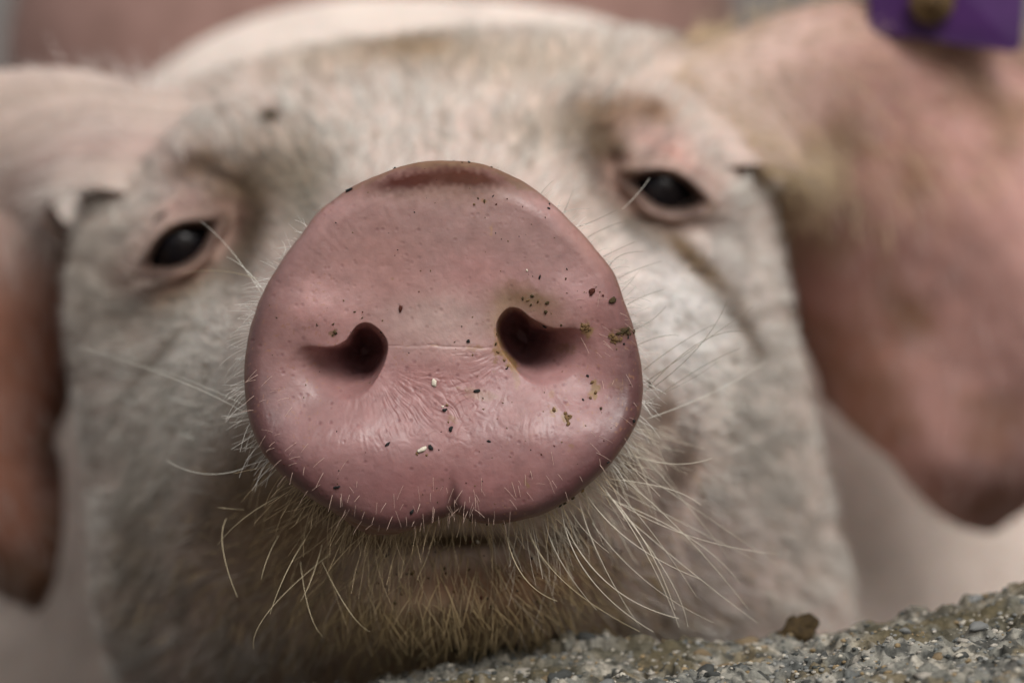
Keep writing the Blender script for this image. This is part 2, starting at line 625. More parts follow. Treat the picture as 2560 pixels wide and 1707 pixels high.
# outer rings
def pchip(tk, vk, t):
    """tk (K,), vk (K, NT), t (n,) -> (n, NT), monotone cubic"""
    h = np.diff(tk)[:, None]
    dl = np.diff(vk, axis=0) / h
    m = np.zeros_like(vk)
    w1 = 2 * h[1:] + h[:-1]
    w2 = h[1:] + 2 * h[:-1]
    with np.errstate(divide='ignore', invalid='ignore'):
        hm = (w1 + w2) / (w1 / dl[:-1] + w2 / dl[1:])
    m[1:-1] = np.where(dl[:-1] * dl[1:] > 0, np.nan_to_num(hm), 0)
    m[0], m[-1] = dl[0], dl[-1]
    i = np.clip(np.searchsorted(tk, t, side='right') - 1, 0, len(tk) - 2)
    hh = (tk[i + 1] - tk[i])[:, None]
    s = ((t - tk[i]) / (tk[i + 1] - tk[i]))[:, None]
    return ((1 + 2 * s) * (1 - s) ** 2 * vk[i] + s * (1 - s) ** 2 * hh * m[i] + s * s * (3 - 2 * s) * vk[i + 1] + s * s * (s - 1) * hh * m[i + 1])


rim_dep = disc_dep[-1]
lip = 26 * np.exp(-((np.degrees(TH) - 247) / 11.0) ** 2)          # the lip that shows under the disc
kr = [RIM, RIM * 0.992 + lip * 0.6, RIM * 0.965 + lip * 1.2, RIM * 0.945 + lip * 0.8]
kd = [rim_dep, rim_dep + 4.0, rim_dep + 9.0, rim_dep * 0.5 + 18.0]
for k in 'D D2 E F G H I J K L M N'.split():
    sgm = 7.0
    o = polar_interp([(a, r, d) for a, r, d in zip(ANG, *KEYS[k])], sgm)
    kr.append(o[:, 0])
    kd.append(o[:, 1])
kr, kd = np.array(kr), np.array(kd)
#        A   A1  A2  A3  D   D2  E   F   G   H   I   J   K   L   M  N
tk = np.array([0, 1.0, 2.0, 3, 4, 5, 6, 7, 8, 9, 10, 11, 12, 13, 14, 15.0])
cnt = [8, 8, 8, 12, 26, 34, 62, 62, 56, 20, 14, 12, 8, 5, 4]
tt = np.concatenate([tk[i] + np.arange(c) / c for i, c in enumerate(cnt)] + [[15.0]])[1:]
OR = pchip(tk, kr, tt)
OD = pchip(tk, kd, tt)
T2, TH2 = np.meshgrid(tt, TH, indexing='ij')
oxd = CX + OR * np.cos(TH2)
oyd = CY - OR * np.sin(TH2)

# ---- the eyes' sockets, brows and folds as relief on the face
EYES = [dict(x=412, y=568, a=76, b=37, rot=-32, up=1), dict(x=1532, y=441, a=74, b=36, rot=18, up=1)]


def face_relief(x, y, T):
    on = sstep(5.3, 6.2, T) * (1 - sstep(9.2, 10, T))
    d = np.zeros_like(x)
    for e in EYES:
        c, s_ = math.cos(R_(e['rot'])), math.sin(R_(e['rot']))
        dx, dy = x - e['x'], y - e['y']
        u = dx * c + dy * s_
        v = -dx * s_ + dy * c
        q = np.sqrt((u / e['a']) ** 2 + (np.abs(v) / (e['b'] * (1.0 - 0.35 * np.clip(np.abs(u) / e['a'], 0, 1) ** 2)) ) ** 2)
        d = d + 22.0 * (1 - sstep(0.78, 1.08, q))
        d = d - 5.0 * np.exp(-((q - 1.55) / 0.42) ** 2)                              # lids
        d = d - 6.0 * gauss(u, v, -10, -120, 130, 34)                                 # brow
        d = d + 2.6 * gauss(u, v, -10, -88, 110, 12)                                  # crease over the upper lid
        d = d + 2.5 * gauss(u, v, 0, 78, 120, 14)                                    # crease below
        d = d + 2.0 * gauss(u, v, -130 if e['x'] > 1000 else 130, 20, 40, 60)        # hollow by the inner corner
    # long fold from under the right eye to the cheek, and its twin
    d = d + 9 * gauss(x, y, 1575, 640, 230, 24, 45) + 9 * gauss(x, y, 400, 800, 200, 24, -50)
    d = d + 7 * gauss(x, y, 1575, 1090, 34, 130, 12) + 6 * gauss(x, y, 585, 1130, 34, 120, -5) - 4 * gauss(x, y, 1650, 1060, 50, 140, 12)
    d = d + 13 * gauss(x, y, 545, 500, 42, 110, 12) + 12 * gauss(x, y, 1400, 400, 38, 110, -22)
    d = d + 6 * gauss(x, y, 470, 395, 90, 22, 25) + 6 * gauss(x, y, 1440, 290, 90, 20, -15)
    d = d + 5 * gauss(x, y, 1740, 640, 20, 130, -25)
    d = d - 5 * gauss(x, y, 1690, 640, 40, 110, -35)
    # wrinkles of the forehead
    d = d - 3.0 * gauss(x, y, 1330, 205, 170, 26, 5) + 2.5 * gauss(x, y, 1330, 245, 170, 20, 5)
    d = d - 2.0 * gauss(x, y, 620, 230, 150, 26, -6) + 1.5 * gauss(x, y, 620, 270, 150, 20, -6)
    return d * on


for e in EYES:
    c_, s_ = math.cos(R_(e['rot'])), math.sin(R_(e['rot']))
    u_ = (oxd - e['x']) * c_ + (oyd - e['y']) * s_
    v_ = -(oxd - e['x']) * s_ + (oyd - e['y']) * c_
    q_ = np.hypot(u_ / 105.0, v_ / 75.0)
    ii_ = np.unravel_index(np.argmin((oxd - e['x']) ** 2 + (oyd - e['y']) ** 2), oxd.shape)
    w_ = 0.88 * np.exp(-(q_ / 1.6) ** 4) * sstep(5.3, 6.2, T2) * (1 - sstep(9.2, 10, T2))
    OD = OD * (1 - w_) + OD[ii_] * w_
OD = OD + face_relief(oxd, oyd, T2)
# lumps of the coat and lips
LN = fbm(np.stack([oxd / 210, oyd / 210, T2 * 0.4], -1), 2, 77)
OD = OD + LN * (0.4 + 1.6 * sstep(4.5, 7, T2)) * (1 - sstep(13, 15, T2))
OP = at(oxd, oyd, Y0 + OD / 1000.0)

P = np.concatenate([disc_P, OP], 0)              # (rings, NT, 3)
NR = P.shape[0]
NDR = disc_P.shape[0]
PX = np.concatenate([xd, oxd], 0)
PY = np.concatenate([yd, oyd], 0)
TALL = np.concatenate([-1 + RR, T2], 0)
NOSALL = np.concatenate([nos, np.zeros_like(oxd)], 0)

# ---- colour of skin (pigment, dirt and some painted shade), by place on the animal
HEAD_LAYERS = [
    (960, 105, 120, 36, 0, (0.40, 0.27, 0.13), .65), (780, 125, 170, 40, -8, (0.46, 0.33, 0.22), .5), (1180, 130, 240, 60, 0, (0.55, 0.43, 0.31), .5),
    (1660, 70, 110, 110, 0, (0.40, 0.26, 0.13), .7), (1700, 150, 100, 60, 20, (0.44, 0.32, 0.18), .5), (1640, 190, 30, 24, 0, (0.25, 0.2, 0.14), .5),
    (700, 390, 90, 100, 0, (0.34, 0.33, 0.29), .6), (690, 480, 60, 70, 20, (0.33, 0.33, 0.30), .5), (620, 330, 110, 60, 0, (0.42, 0.34, 0.27), .5),
    (520, 440, 90, 90, 10, (0.17, 0.12, 0.085), .85), (440, 375, 60, 30, -20, (0.22, 0.165, 0.12), .7), (560, 570, 45, 110, 15, (0.25, 0.175, 0.125), .65),  # brown stains by the left eye, with the hollow's shade painted in
    (410, 450, 62, 50, -30, (0.50, 0.32, 0.28), .6), (480, 620, 40, 30, 0, (0.25, 0.15, 0.07), .6), (430, 690, 110, 40, -40, (0.34, 0.25, 0.19), .6),
    (1390, 330, 80, 110, -20, (0.23, 0.165, 0.115), .8), (1400, 255, 110, 36, 5, (0.36, 0.24, 0.15), .6), (1320, 290, 50, 36, 0, (0.27, 0.24, 0.2), .5), (1230, 290, 90, 60, 0, (0.44, 0.34, 0.25), .45),  # stains by the right eye, hollow's shade painted in too
    (1530, 320, 90, 40, 20, (0.60, 0.35, 0.30), .65), (1500, 250, 60, 30, 25, (0.5, 0.3, 0.19), .6), (1480, 530, 120, 32, 42, (0.16, 0.115, 0.065), .85), (1570, 560, 80, 40, 35, (0.48, 0.29, 0.22), .5),
    (1660, 640, 70, 40, 45, (0.46, 0.30, 0.26), .55), (1690, 660, 20, 60, -35, (0.33, 0.24, 0.18), .5),
    (1600, 740, 150, 190, -25, (0.84, 0.80, 0.77), .85), (1720, 900, 120, 260, -12, (0.62, 0.57, 0.50), .5), (1820, 1200, 110, 200, -15, (0.55, 0.50, 0.44), .4),
    (430, 900, 130, 260, 10, (0.60, 0.59, 0.53), .6), (330, 1150, 90, 260, 0, (0.55, 0.51, 0.44), .5),
    (600, 1150, 110, 120, 0, (0.40, 0.29, 0.21), .65), (500, 1330, 190, 190, 0, (0.40, 0.285, 0.24), .5),
    (1000, 1420, 420, 150, 0, (0.33, 0.22, 0.125), -.85), (640, 1210, 130, 110, 0, (0.40, 0.29, 0.20), .7), (560, 1060, 50, 120, 8, (0.25, 0.19, 0.14), .5), (1060, 1242, 150, 22, 0, (0.12, 0.08, 0.04), .8), (820, 1240, 130, 24, 8, (0.3, 0.2, 0.12), .6), (1090, 1335, 170, 40, 0, (0.40, 0.21, 0.155), .6), (760, 1180, 110, 26, 30, (0.12, 0.085, 0.05), .6),
    (1300, 1250, 90, 50, -30, (0.11, 0.08, 0.05), .65), (1370, 1310, 60, 70, 0, (0.2, 0.15, 0.11), .5),
    (570, 470, 60, 120, 8, (0.22, 0.155, 0.11), .75), (450, 380, 70, 34, -12, (0.24, 0.17, 0.12), .8), (400, 660, 120, 34, -36, (0.30, 0.21, 0.15), .7), (1600, 600, 150, 30, 44, (0.28, 0.2, 0.13), .75), (1720, 760, 24, 90, -30, (0.3, 0.22, 0.17), .6),  # first two deepen the left eye hollow: dirt plus painted shade
    (690, 1290, 120, 90, 0, (0.44, 0.31, 0.22), .7), (500, 1180, 70, 110, 0, (0.33, 0.25, 0.2), .6), (1230, 1340, 170, 70, -10, (0.44, 0.28, 0.19), .7), (1440, 1090, 40, 50, 0, (0.33, 0.25, 0.2), .5), (640, 400, 70, 60, 0, (0.36, 0.31, 0.26), .5), (300, 1330, 60, 200, 0, (0.36, 0.31, 0.26), .5),
    (1530, 950, 40, 55, 0, (0.33, 0.23, 0.19), .65), (1570, 1080, 55, 80, 15, (0.31, 0.225, 0.19), .65), (1480, 1190, 80, 90, 0, (0.34, 0.25, 0.22), .55), (1640, 1300, 160, 140, 0, (0.46, 0.36, 0.33), .5),
    (335, 622, 34, 13, -38, (0.035, 0.03, 0.022), .9), (1625, 470, 30, 10, 28, (0.04, 0.035, 0.028), .9), (400, 478, 80, 16, -28, (0.56, 0.34, 0.30), .6), (1560, 365, 80, 14, 28, (0.62, 0.34, 0.29), .6),
    (620, 265, 26, 20, 0, (0.10, 0.08, 0.055), .8), (245, 250, 22, 20, 0, (0.33, 0.24, 0.2), .7), (280, 300, 130, 50, 25, (0.60, 0.40, 0.36), .6), (190, 330, 80, 60, 0, (0.60, 0.38, 0.33), .6),
    (250, 520, 120, 120, 0, (0.52, 0.45, 0.38), .4), (230, 700, 90, 120, 0, (0.44, 0.36, 0.28), .5),
]


def head_paint(x, y, base=(0.64, 0.505, 0.44), gain=1.0):
    c = np.empty(x.shape + (3,))
    c[...] = base
    for (lx, ly, rx, ry, rot, col, st) in HEAD_LAYERS:
        keep_ = st < 0
        st = abs(st)
        if sum(col) < 1.0 and not keep_:
            col, st = (0.48 * col[0], 0.43 * col[1], 0.36 * col[2]), min(0.97, st * 1.3)
        g = (np.clip(gauss(x, y, lx, ly, rx, ry, rot) * 1.15, 0, 1) * st)[..., None]
        c = c * (1 - g) + np.array(col) * gain * g
    for e in EYES:                                   # dark skin of the lid margins
        c_, s_ = math.cos(R_(e['rot'])), math.sin(R_(e['rot']))
        u_ = (x - e['x']) * c_ + (y - e['y']) * s_
        v_ = -(x - e['x']) * s_ + (y - e['y']) * c_
        q_ = np.hypot(u_ / (e['a'] + 8), v_ / (e['b'] + 2))
        g = (0.6 * (1 - sstep(1.7, 2.5, q_)))[..., None]
        c = c * (1 - g) + np.array((0.30, 0.185, 0.15)) * g
        g = (0.9 * (1 - sstep(1.0, 1.55, q_)))[..., None]
        c = c * (1 - g) + np.array((0.075, 0.045, 0.035)) * g
    n1 = fbm(np.stack([x / 55, y / 55, x * 0], -1), 3, 91)
    n2 = fbm(np.stack([x / 26, y / 26, x * 0 + 5], -1), 2, 95)
    th_ = np.arctan2(CY - y, x - CX)
    r_ = np.hypot(x - CX, y - CY)
    st_ = fbm(np.stack([th_ * 34 + n1 * 0.8, r_ / 60, x * 0], -1), 2, 97)
    st2 = vnoise(np.stack([th_ * 95 + n1, r_ / 34, x * 0], -1), 99)
    c = c * (1 + 0.07 * n1[..., None] + 0.17 * st_[..., None] + 0.12 * st2[..., None])
    k = (sstep(0.25, 0.6, n2) * 0.3)[..., None]
    c = c * (1 - k) + np.array((0.26, 0.19, 0.13)) * k
    return np.clip(c, 0.01, 0.9)


DISC_LAYERS = [
    (1020, 560, 330, 150, 0, (0.345, 0.25, 0.235), .5),
    (1010, 740, 130, 80, 0, (0.44, 0.31, 0.265), .8),
    (1020, 540, 320, 140, 0, (0.353, 0.211, 0.184), .8),
    (860, 600, 120, 110, 0, (0.466, 0.243, 0.208), .5),
    (1090, 630, 110, 60, 0, (0.515, 0.267, 0.241), .65),
    (930, 660, 60, 40, 0, (0.500, 0.271, 0.241), .4),
    (1000, 760, 110, 70, 0, (0.515, 0.353, 0.308), .7),
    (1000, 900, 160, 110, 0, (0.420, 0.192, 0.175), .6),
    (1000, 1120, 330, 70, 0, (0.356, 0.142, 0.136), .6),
    (800, 1000, 120, 70, 0, (0.433, 0.223, 0.206), .6),
    (1320, 960, 140, 80, 10, (0.445, 0.234, 0.217), .6),
    (700, 880, 100, 120, 0, (0.343, 0.201, 0.184), .5),
    (640, 720, 60, 160, 15, (0.424, 0.233, 0.207), .5),
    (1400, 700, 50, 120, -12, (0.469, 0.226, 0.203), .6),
    (1450, 900, 40, 170, 0, (0.216, 0.089, 0.084), .7),  # from here the dark side and lower rim layers: edge shading painted as colour
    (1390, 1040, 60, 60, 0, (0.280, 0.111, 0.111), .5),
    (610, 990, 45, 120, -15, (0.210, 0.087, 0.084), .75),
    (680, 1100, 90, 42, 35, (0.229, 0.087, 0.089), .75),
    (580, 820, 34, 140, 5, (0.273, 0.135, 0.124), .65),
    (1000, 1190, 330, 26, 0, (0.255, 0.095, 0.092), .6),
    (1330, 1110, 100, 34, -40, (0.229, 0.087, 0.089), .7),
    (1350, 560, 110, 30, 50, (0.525, 0.280, 0.222), .5),
    # worn, stained top edge
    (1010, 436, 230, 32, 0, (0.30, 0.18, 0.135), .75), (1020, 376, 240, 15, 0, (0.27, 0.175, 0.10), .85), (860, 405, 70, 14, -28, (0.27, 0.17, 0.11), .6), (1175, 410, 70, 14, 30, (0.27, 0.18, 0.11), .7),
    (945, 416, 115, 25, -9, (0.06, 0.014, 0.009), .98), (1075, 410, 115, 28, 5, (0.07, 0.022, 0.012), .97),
    # dried mud and feed
    (1220, 685, 60, 20, 8, (0.180, 0.104, 0.050), .7), (1190, 660, 40, 24, 0, (0.288, 0.152, 0.108), .5), (1145, 790, 13, 60, 8, (0.270, 0.144, 0.050), .8), (1172, 830, 16, 30, -38, (0.324, 0.184, 0.054), .8), (1250, 745, 60, 22, 5, (0.189, 0.096, 0.063), .6),
    (1215, 700, 75, 26, 12, (0.22, 0.13, 0.065), .55), (1150, 720, 26, 50, 15, (0.36, 0.24, 0.13), .5), (1100, 905, 60, 14, 10, (0.36, 0.22, 0.13), .45), (1290, 800, 40, 14, 0, (0.24, 0.14, 0.07), .5), (900, 640, 8, 5, 0, (0.3, 0.18, 0.08), .6), (1040, 960, 14, 8, 20, (0.34, 0.2, 0.1), .6), (1210, 1110, 6, 14, 5, (0.36, 0.22, 0.09), .6),
    (1345, 755, 17, 22, -10, (0.360, 0.232, 0.090), .75), (1415, 775, 16, 20, 0, (0.288, 0.168, 0.090), .75), (1438, 762, 15, 18, 0, (0.234, 0.136, 0.063), .75), (1366, 890, 13, 26, 6, (0.324, 0.184, 0.063), .85), (1360, 908, 14, 12, 0, (0.324, 0.184, 0.063), .7),
    (1302, 960, 13, 10, 0, (0.306, 0.160, 0.045), .85), (1272, 940, 9, 10, 0, (0.378, 0.208, 0.063), .8), (1268, 955, 7, 4, 0, (0.378, 0.208, 0.063), .7), (1310, 1025, 9, 11, 0, (0.405, 0.216, 0.117), .6), (1420, 885, 22, 14, 20, (0.360, 0.200, 0.126), .4),
    (767, 762, 10, 6, 0, (0.180, 0.104, 0.045), .7), (1090, 800, 26, 6, 0, (0.378, 0.216, 0.126), .6), (1185, 870, 10, 30, -20, (0.396, 0.240, 0.135), .5), (1000, 793, 14, 4, 0, (0.360, 0.200, 0.117), .6), (1112, 460, 10, 7, 0, (0.306, 0.160, 0.072), .6), (1130, 530, 5, 16, 0, (0.450, 0.256, 0.117), .5), (1265, 905, 9, 12, 0, (0.405, 0.224, 0.117), .5),
]


def disc_paint(x, y, rho):
    c = np.empty(x.shape + (3,))
    c[...] = (0.42, 0.215, 0.195)
    nh = fbm(np.stack([x / 75, y / 75, x * 0 + 2], -1), 3, 68)[..., None]
    c = c * (1 - np.clip(nh, 0, 1) * 0.5) + np.array((0.41, 0.25, 0.255)) * np.clip(nh, 0, 1) * 0.5
    wx = x + 5 * vnoise(np.stack([x / 9, y / 9, x * 0], -1), 61)
    wy = y + 5 * vnoise(np.stack([x / 9, y / 9, x * 0 + 4], -1), 62)
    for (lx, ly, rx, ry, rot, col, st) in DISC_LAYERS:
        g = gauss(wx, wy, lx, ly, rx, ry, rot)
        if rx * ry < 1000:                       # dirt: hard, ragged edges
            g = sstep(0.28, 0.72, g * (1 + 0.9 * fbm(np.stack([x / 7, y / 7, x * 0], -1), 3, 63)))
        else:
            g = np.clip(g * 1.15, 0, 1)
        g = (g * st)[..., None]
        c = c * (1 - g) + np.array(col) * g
    n1 = fbm(np.stack([x / 34, y / 34, x * 0], -1), 3, 64)
    n2 = fbm(np.stack([x / 14, y / 14, x * 0 + 3], -1), 2, 65)
    c = c * np.array((0.88, 0.90, 0.94))
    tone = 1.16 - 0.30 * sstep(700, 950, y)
    tone = tone * (1 - 0.42 * sstep(0.76, 0.98, rho) * sstep(-0.35, 0.15, (y - 620) / 500.0))  # shade of the turned side and lower rim, put into the colour
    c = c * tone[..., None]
    c = c * (1 + 0.09 * n1[..., None] + 0.07 * n2[..., None] * np.array([0.6, 1.0, 1.0]))
    # brownish pin-point stains scattered over the lower disc
    n3 = vnoise(np.stack([x / 5.0, y / 5.0, x * 0 + 9], -1), 66)
    n4 = fbm(np.stack([x / 120, y / 120, x * 0 + 9], -1), 2, 67)
    k = (sstep(0.66, 0.85, n3) * sstep(-0.1, 0.4, n4) * 0.55)[..., None]
    c = c * (1 - k) + np.array((0.34, 0.17, 0.09)) * k
    # thin dark brown margin of the rim
    k = (sstep(0.975, 1.0, rho) * 0.45)[..., None]
    c = c * (1 - k) + np.array((0.26, 0.13, 0.08)) * k
    return np.clip(c, 0.01, 0.9)


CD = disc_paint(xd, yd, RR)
kk = sstep(4, 20, nos)[..., None]
CD = CD * (1 - kk) + np.array((0.40, 0.20, 0.205)) * kk
CHd = head_paint(oxd, oyd)
rimc = CD[-1][None]
k = sstep(1.2, 3.4, T2)[..., None]
# behind the rim the bare pink skin runs on a little before the coat starts
CHd = rimc * (1 - k) + CHd * k
bodyc = np.array((0.88, 0.74, 0.65)) * (1 + 0.15 * fbm(np.stack([oxd / 90, oyd / 90, T2], -1), 3, 98))[..., None]
k = sstep(9.6, 11.5, T2)[..., None]
CHd = CHd * (1 - k) + bodyc * k
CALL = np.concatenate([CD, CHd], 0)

idx = np.arange(NR * NT).reshape(NR, NT)
nxt = np.roll(idx, -1, axis=1)
quads = np.stack([idx[:-1], nxt[:-1], nxt[1:], idx[1:]], -1)      # (NR-1, NT, 4)
keep = np.ones((NR - 1, NT), bool)
verts = [P.reshape(-1, 3)]
cols = [CALL.reshape(-1, 3)]
STAIN = np.clip(gauss(xd, yd, 1010, 398, 230, 44) * 1.4, 0, 1)            # caked and dry: no sheen
snm = [np.concatenate([1 - STAIN, 1 - sstep(1.0, 3.0, T2)], 0).ravel()]
spx = [np.stack([PX * S / 100, PY * S / 100, 0 * PX], -1).reshape(-1, 3)]
extra = []
nv = NR * NT
tri = [np.array([[0, 0, 0]])]

# ---- ears: grown out of the head's own faces (a patch is opened and drawn out)
EARS = [
    dict(th=(33.5, 54.0), tr=(8.35, 9.4), path=[(1730, 130, .672), (1900, 170, .70), (2070, 350, .715), (2190, 620, .722), (2250, 890, .732), (2290, 1040, .748), (2300, 1170, .80)],
         hw=[190, 280, 385, 430, 365, 320, 60], name='R'),
    dict(th=(135.0, 153.5), tr=(8.35, 9.4), path=[(280, 345, .672), (130, 325, .69), (-20, 440, .705), (-75, 740, .712), (-35, 1040, .72), (30, 1240, .733), (60, 1360, .76)],
         hw=[140, 205, 290, 315, 225, 140, 30], name='L'),
]
EARSURF = {}
for E in EARS:
    j0, j1 = [int(round(a / 360 * NT)) for a in E['th']]
    i0, i1 = [NDR + int(np.argmin(np.abs(tt - a))) for a in E['tr']]
    keep[i0:i1, j0:j1] = False
    loop = [(i0, j) for j in range(j0, j1)] + [(i, j1) for i in range(i0, i1)] + [(i1, j) for j in range(j1, j0, -1)] + [(i, j0) for i in range(i1, i0, -1)]
    li = np.array([idx[i, j] for i, j in loop])
    base = P.reshape(-1, 3)[li]
    ml = len(li)
    pa = np.array(E['path'], float)
    # arc-length spline of the middle line
    seg = np.concatenate([[0], np.cumsum(np.hypot(np.diff(pa[:, 0]), np.diff(pa[:, 1])))])
    nsec = 60
    st = np.linspace(0, seg[-1], nsec)
    st = seg[-1] * (1 - (1 - st / seg[-1]) ** 1.25)
    pk = pchip(seg, np.concatenate([pa, np.array(E['hw'])[:, None]], 1), st)
    hwf = pk[:, 3]
    tipk = np.clip((seg[-1] - st) / 210.0, 0, 1)
    tl = 260.0 if E['name'] == 'R' else 200.0
    ee = np.clip((st - (seg[-1] - tl)) / tl, 0, 1)
    hwf = np.maximum(np.where(ee > 0, np.interp(seg[-1] - tl, seg, E['hw']) * np.sqrt(np.clip(1 - ee ** 2.8, 0, 1)), hwf), 3)
    cen = at(pk[:, 0], pk[:, 1], pk[:, 2])
    tan = np.gradient(cen, axis=0)
    tan /= np.linalg.norm(tan, axis=1, keepdims=True)
    side = -1 if E['name'] == 'L' else 1
    face = np.array([0.22 * side * -1, -1.0, 0.15])
    face = face / np.linalg.norm(face)
    wv = np.cross(tan, face)
    wv /= np.linalg.norm(wv, axis=1, keepdims=True)
    tv = np.cross(wv, tan)
    tv /= np.linalg.norm(tv, axis=1, keepdims=True)
    # parameter of every loop vertex round the section: from its place round the opening
    c0 = base.mean(0)
    rel = base - c0
    ang0 = np.arctan2(rel @ np.array([0, -1.0, 0.4]), rel @ wv[0])
    un = np.unwrap(ang0)
    direc = 1 if un[-1] > un[0] else -1
    ang = ang0[0] + direc * np.arange(ml) / ml * 2 * np.pi
    # phase that fits best
    ph = np.angle(np.mean(np.exp(1j * (ang0 - ang))))
    ang = ang + ph
    CUPS = 1.0 if tv[nsec // 2, 1] < 0 else -1.0
    secs = []
    for s_i in range(1, nsec):
        hw = hwf[s_i] * S / FPX * pk[s_i, 2]
        f = s_i / nsec
        thick = 0.007 * (1 - f) ** 2 + 0.0034
        thick = min(thick, hw)
        ca, sa = np.cos(ang), np.sin(ang)
        cup = -CUPS * 0.050 * sstep(0.08, 0.5, f) * (np.abs(ca) ** 3.2 - 0.2) * (1 - 0.75 * sstep(0.75, 1.0, f))            # the edges curl away
        wav = 0.004 * np.sin(3.0 * ca + s_i * 0.12 + (0 if side > 0 else 2)) * sstep(0.1, 0.4, f)
        sec = cen[s_i] + np.outer(ca * hw, wv[s_i]) + np.outer(sa * thick + cup + wav, tv[s_i])
        bl = sstep(0.0, 0.22, f)
        if bl < 1:
            straight = base + (cen[s_i] - cen[0]) * 0.9
            sec = straight * (1 - bl) + sec * bl
        secs.append(sec)
    secs = np.array(secs)
    lum = fbm(secs * 55, 3, 140 + side)
    lum2 = fbm(secs * np.array([16, 16, 11]), 2, 145 + side)
    fq = sstep(0.05, 0.4, np.arange(1, nsec) / nsec)[:, None]
    secs = secs + (lum * 0.0022 + lum2 * 0.010 * fq)[..., None] * tv[1:, None, :]
    m0 = nv
    verts.append(secs.reshape(-1, 3))
    ids = np.concatenate([li[None], m0 + np.arange((nsec - 1) * ml).reshape(nsec - 1, ml)], 0)
    nid = np.roll(ids, -1, axis=1)
    extra.append(np.stack([ids[:-1], nid[:-1], nid[1:], ids[1:]], -1).reshape(-1, 4))
    tipv = secs[-1].mean(0)
    verts.append(tipv[None])
    ti = m0 + (nsec - 1) * ml
    tri.append(np.stack([ids[-1], nid[-1], np.full(ml, ti)], -1))
    n1 = fbm(secs * 38, 3, 150 + side)
    n2 = fbm(secs * 90, 3, 160 + side)
    ec = np.empty(secs.shape)
    ec[...] = (0.55, 0.315, 0.275) if side > 0 else (0.28, 0.13, 0.088)  # left ear darker: the shadow it hangs in is painted into its colour
    n0 = fbm(secs * 17, 2, 155 + side)
    kb = sstep(0.0, 0.5, n0)[..., None] * 0.6
    ec = ec * (1 - kb) + np.array((0.36, 0.18, 0.12)) * kb
    kb = sstep(0.05, 0.5, n1)[..., None] * 0.6
    ec = ec * (1 - kb) + np.array((0.27, 0.135, 0.075)) * kb
    kb = sstep(0.15, 0.6, -n2)[..., None] * 0.5
    ec = ec * (1 - kb) + np.array((0.66, 0.43, 0.40) if side > 0 else (0.36, 0.18, 0.13)) * kb
    kb = (sstep(0.1, 0.45, fbm(secs * 26, 3, 170 + side)) * 0.7)[..., None]
    ec = ec * (1 - kb) + np.array((0.27, 0.15, 0.085)) * kb
    kb = (sstep(0.80, 0.99, np.abs(np.cos(ang)))[None, :] * sstep(0.2, 0.4, np.arange(1, nsec) / nsec)[:, None] * 0.6)[..., None]  # curled rim darkened: painted shade with a little brown dirt
    ec = ec * (1 - kb) + np.array((0.22, 0.12, 0.085)) * kb
    fr = (np.arange(1, nsec) / nsec)[:, None, None]
    k = sstep(0.03, 0.2, fr) if side > 0 else sstep(0.16, 0.42, fr)
    ec = CALL.reshape(-1, 3)[li][None] * (1 - k) + ec * k
    k = sstep(0.86, 1.0, fr) * 0.55  # lower rim at the tip darkened likewise, shade in the colour
    ec = ec * (1 - k) + np.array((0.20, 0.115, 0.075)) * k
    cols.append(ec.reshape(-1, 3))
    cols.append(ec[-1, :1])
    snm.append(np.zeros((nsec - 1) * ml + 1))
    spx.append(np.zeros(((nsec - 1) * ml + 1, 3)))
    nv = ti + 1
    EARSURF[E['name']] = dict(secs=secs, tv=tv[1:], wv=wv[1:], tan=tan[1:], cen=cen[1:], pk=pk[1:], ang=ang, col=ec)

allq = np.concatenate([quads[keep]] + extra, 0)
# close the two poles
V = np.concatenate(verts, 0)
c0 = P[0].mean(0)
V = np.concatenate([V, c0[None], P[-1].mean(0)[None]], 0)
cA, cB = len(V) - 2, len(V) - 1
t0 = np.stack([np.full(NT, cA), nxt[0], idx[0]], -1)
t1 = np.stack([idx[-1], nxt[-1], np.full(NT, cB)], -1)
tris = np.concatenate(tri[1:] + [t0, t1], 0)
PAINT = np.concatenate(cols + [CALL[0, :1], CALL[-1, :1]], 0)
SN = np.concatenate(snm + [np.array([1.0, 0.0])])
SPX = np.concatenate(spx + [np.array([[CX * S / 100, CY * S / 100, 0], [0, 0, 0]])], 0)

pig_base = W(np.array([0.0, 1.0, -0.40]))
pig = put('pig', None, loc=(pig_base[0], pig_base[1], 0.0))
pig.empty_display_size = 0.1
tag(pig, 'white pig with dirty pink snout and dark eyes facing the camera over the wall', 'pig')
me = mesh_np('pig_body', W(V), allq, MSKIN, tris=tris)
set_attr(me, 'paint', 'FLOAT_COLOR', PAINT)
set_attr(me, 'snout', 'FLOAT', SN)
set_attr(me, 'spx', 'FLOAT_VECTOR', SPX)
body = put('body', me, pig)
# outward normals?
_n = me.polygons[(ND // 3) * NT].normal
if (M3.T @ np.array(_n))[1] > 0:
    me.flip_normals()

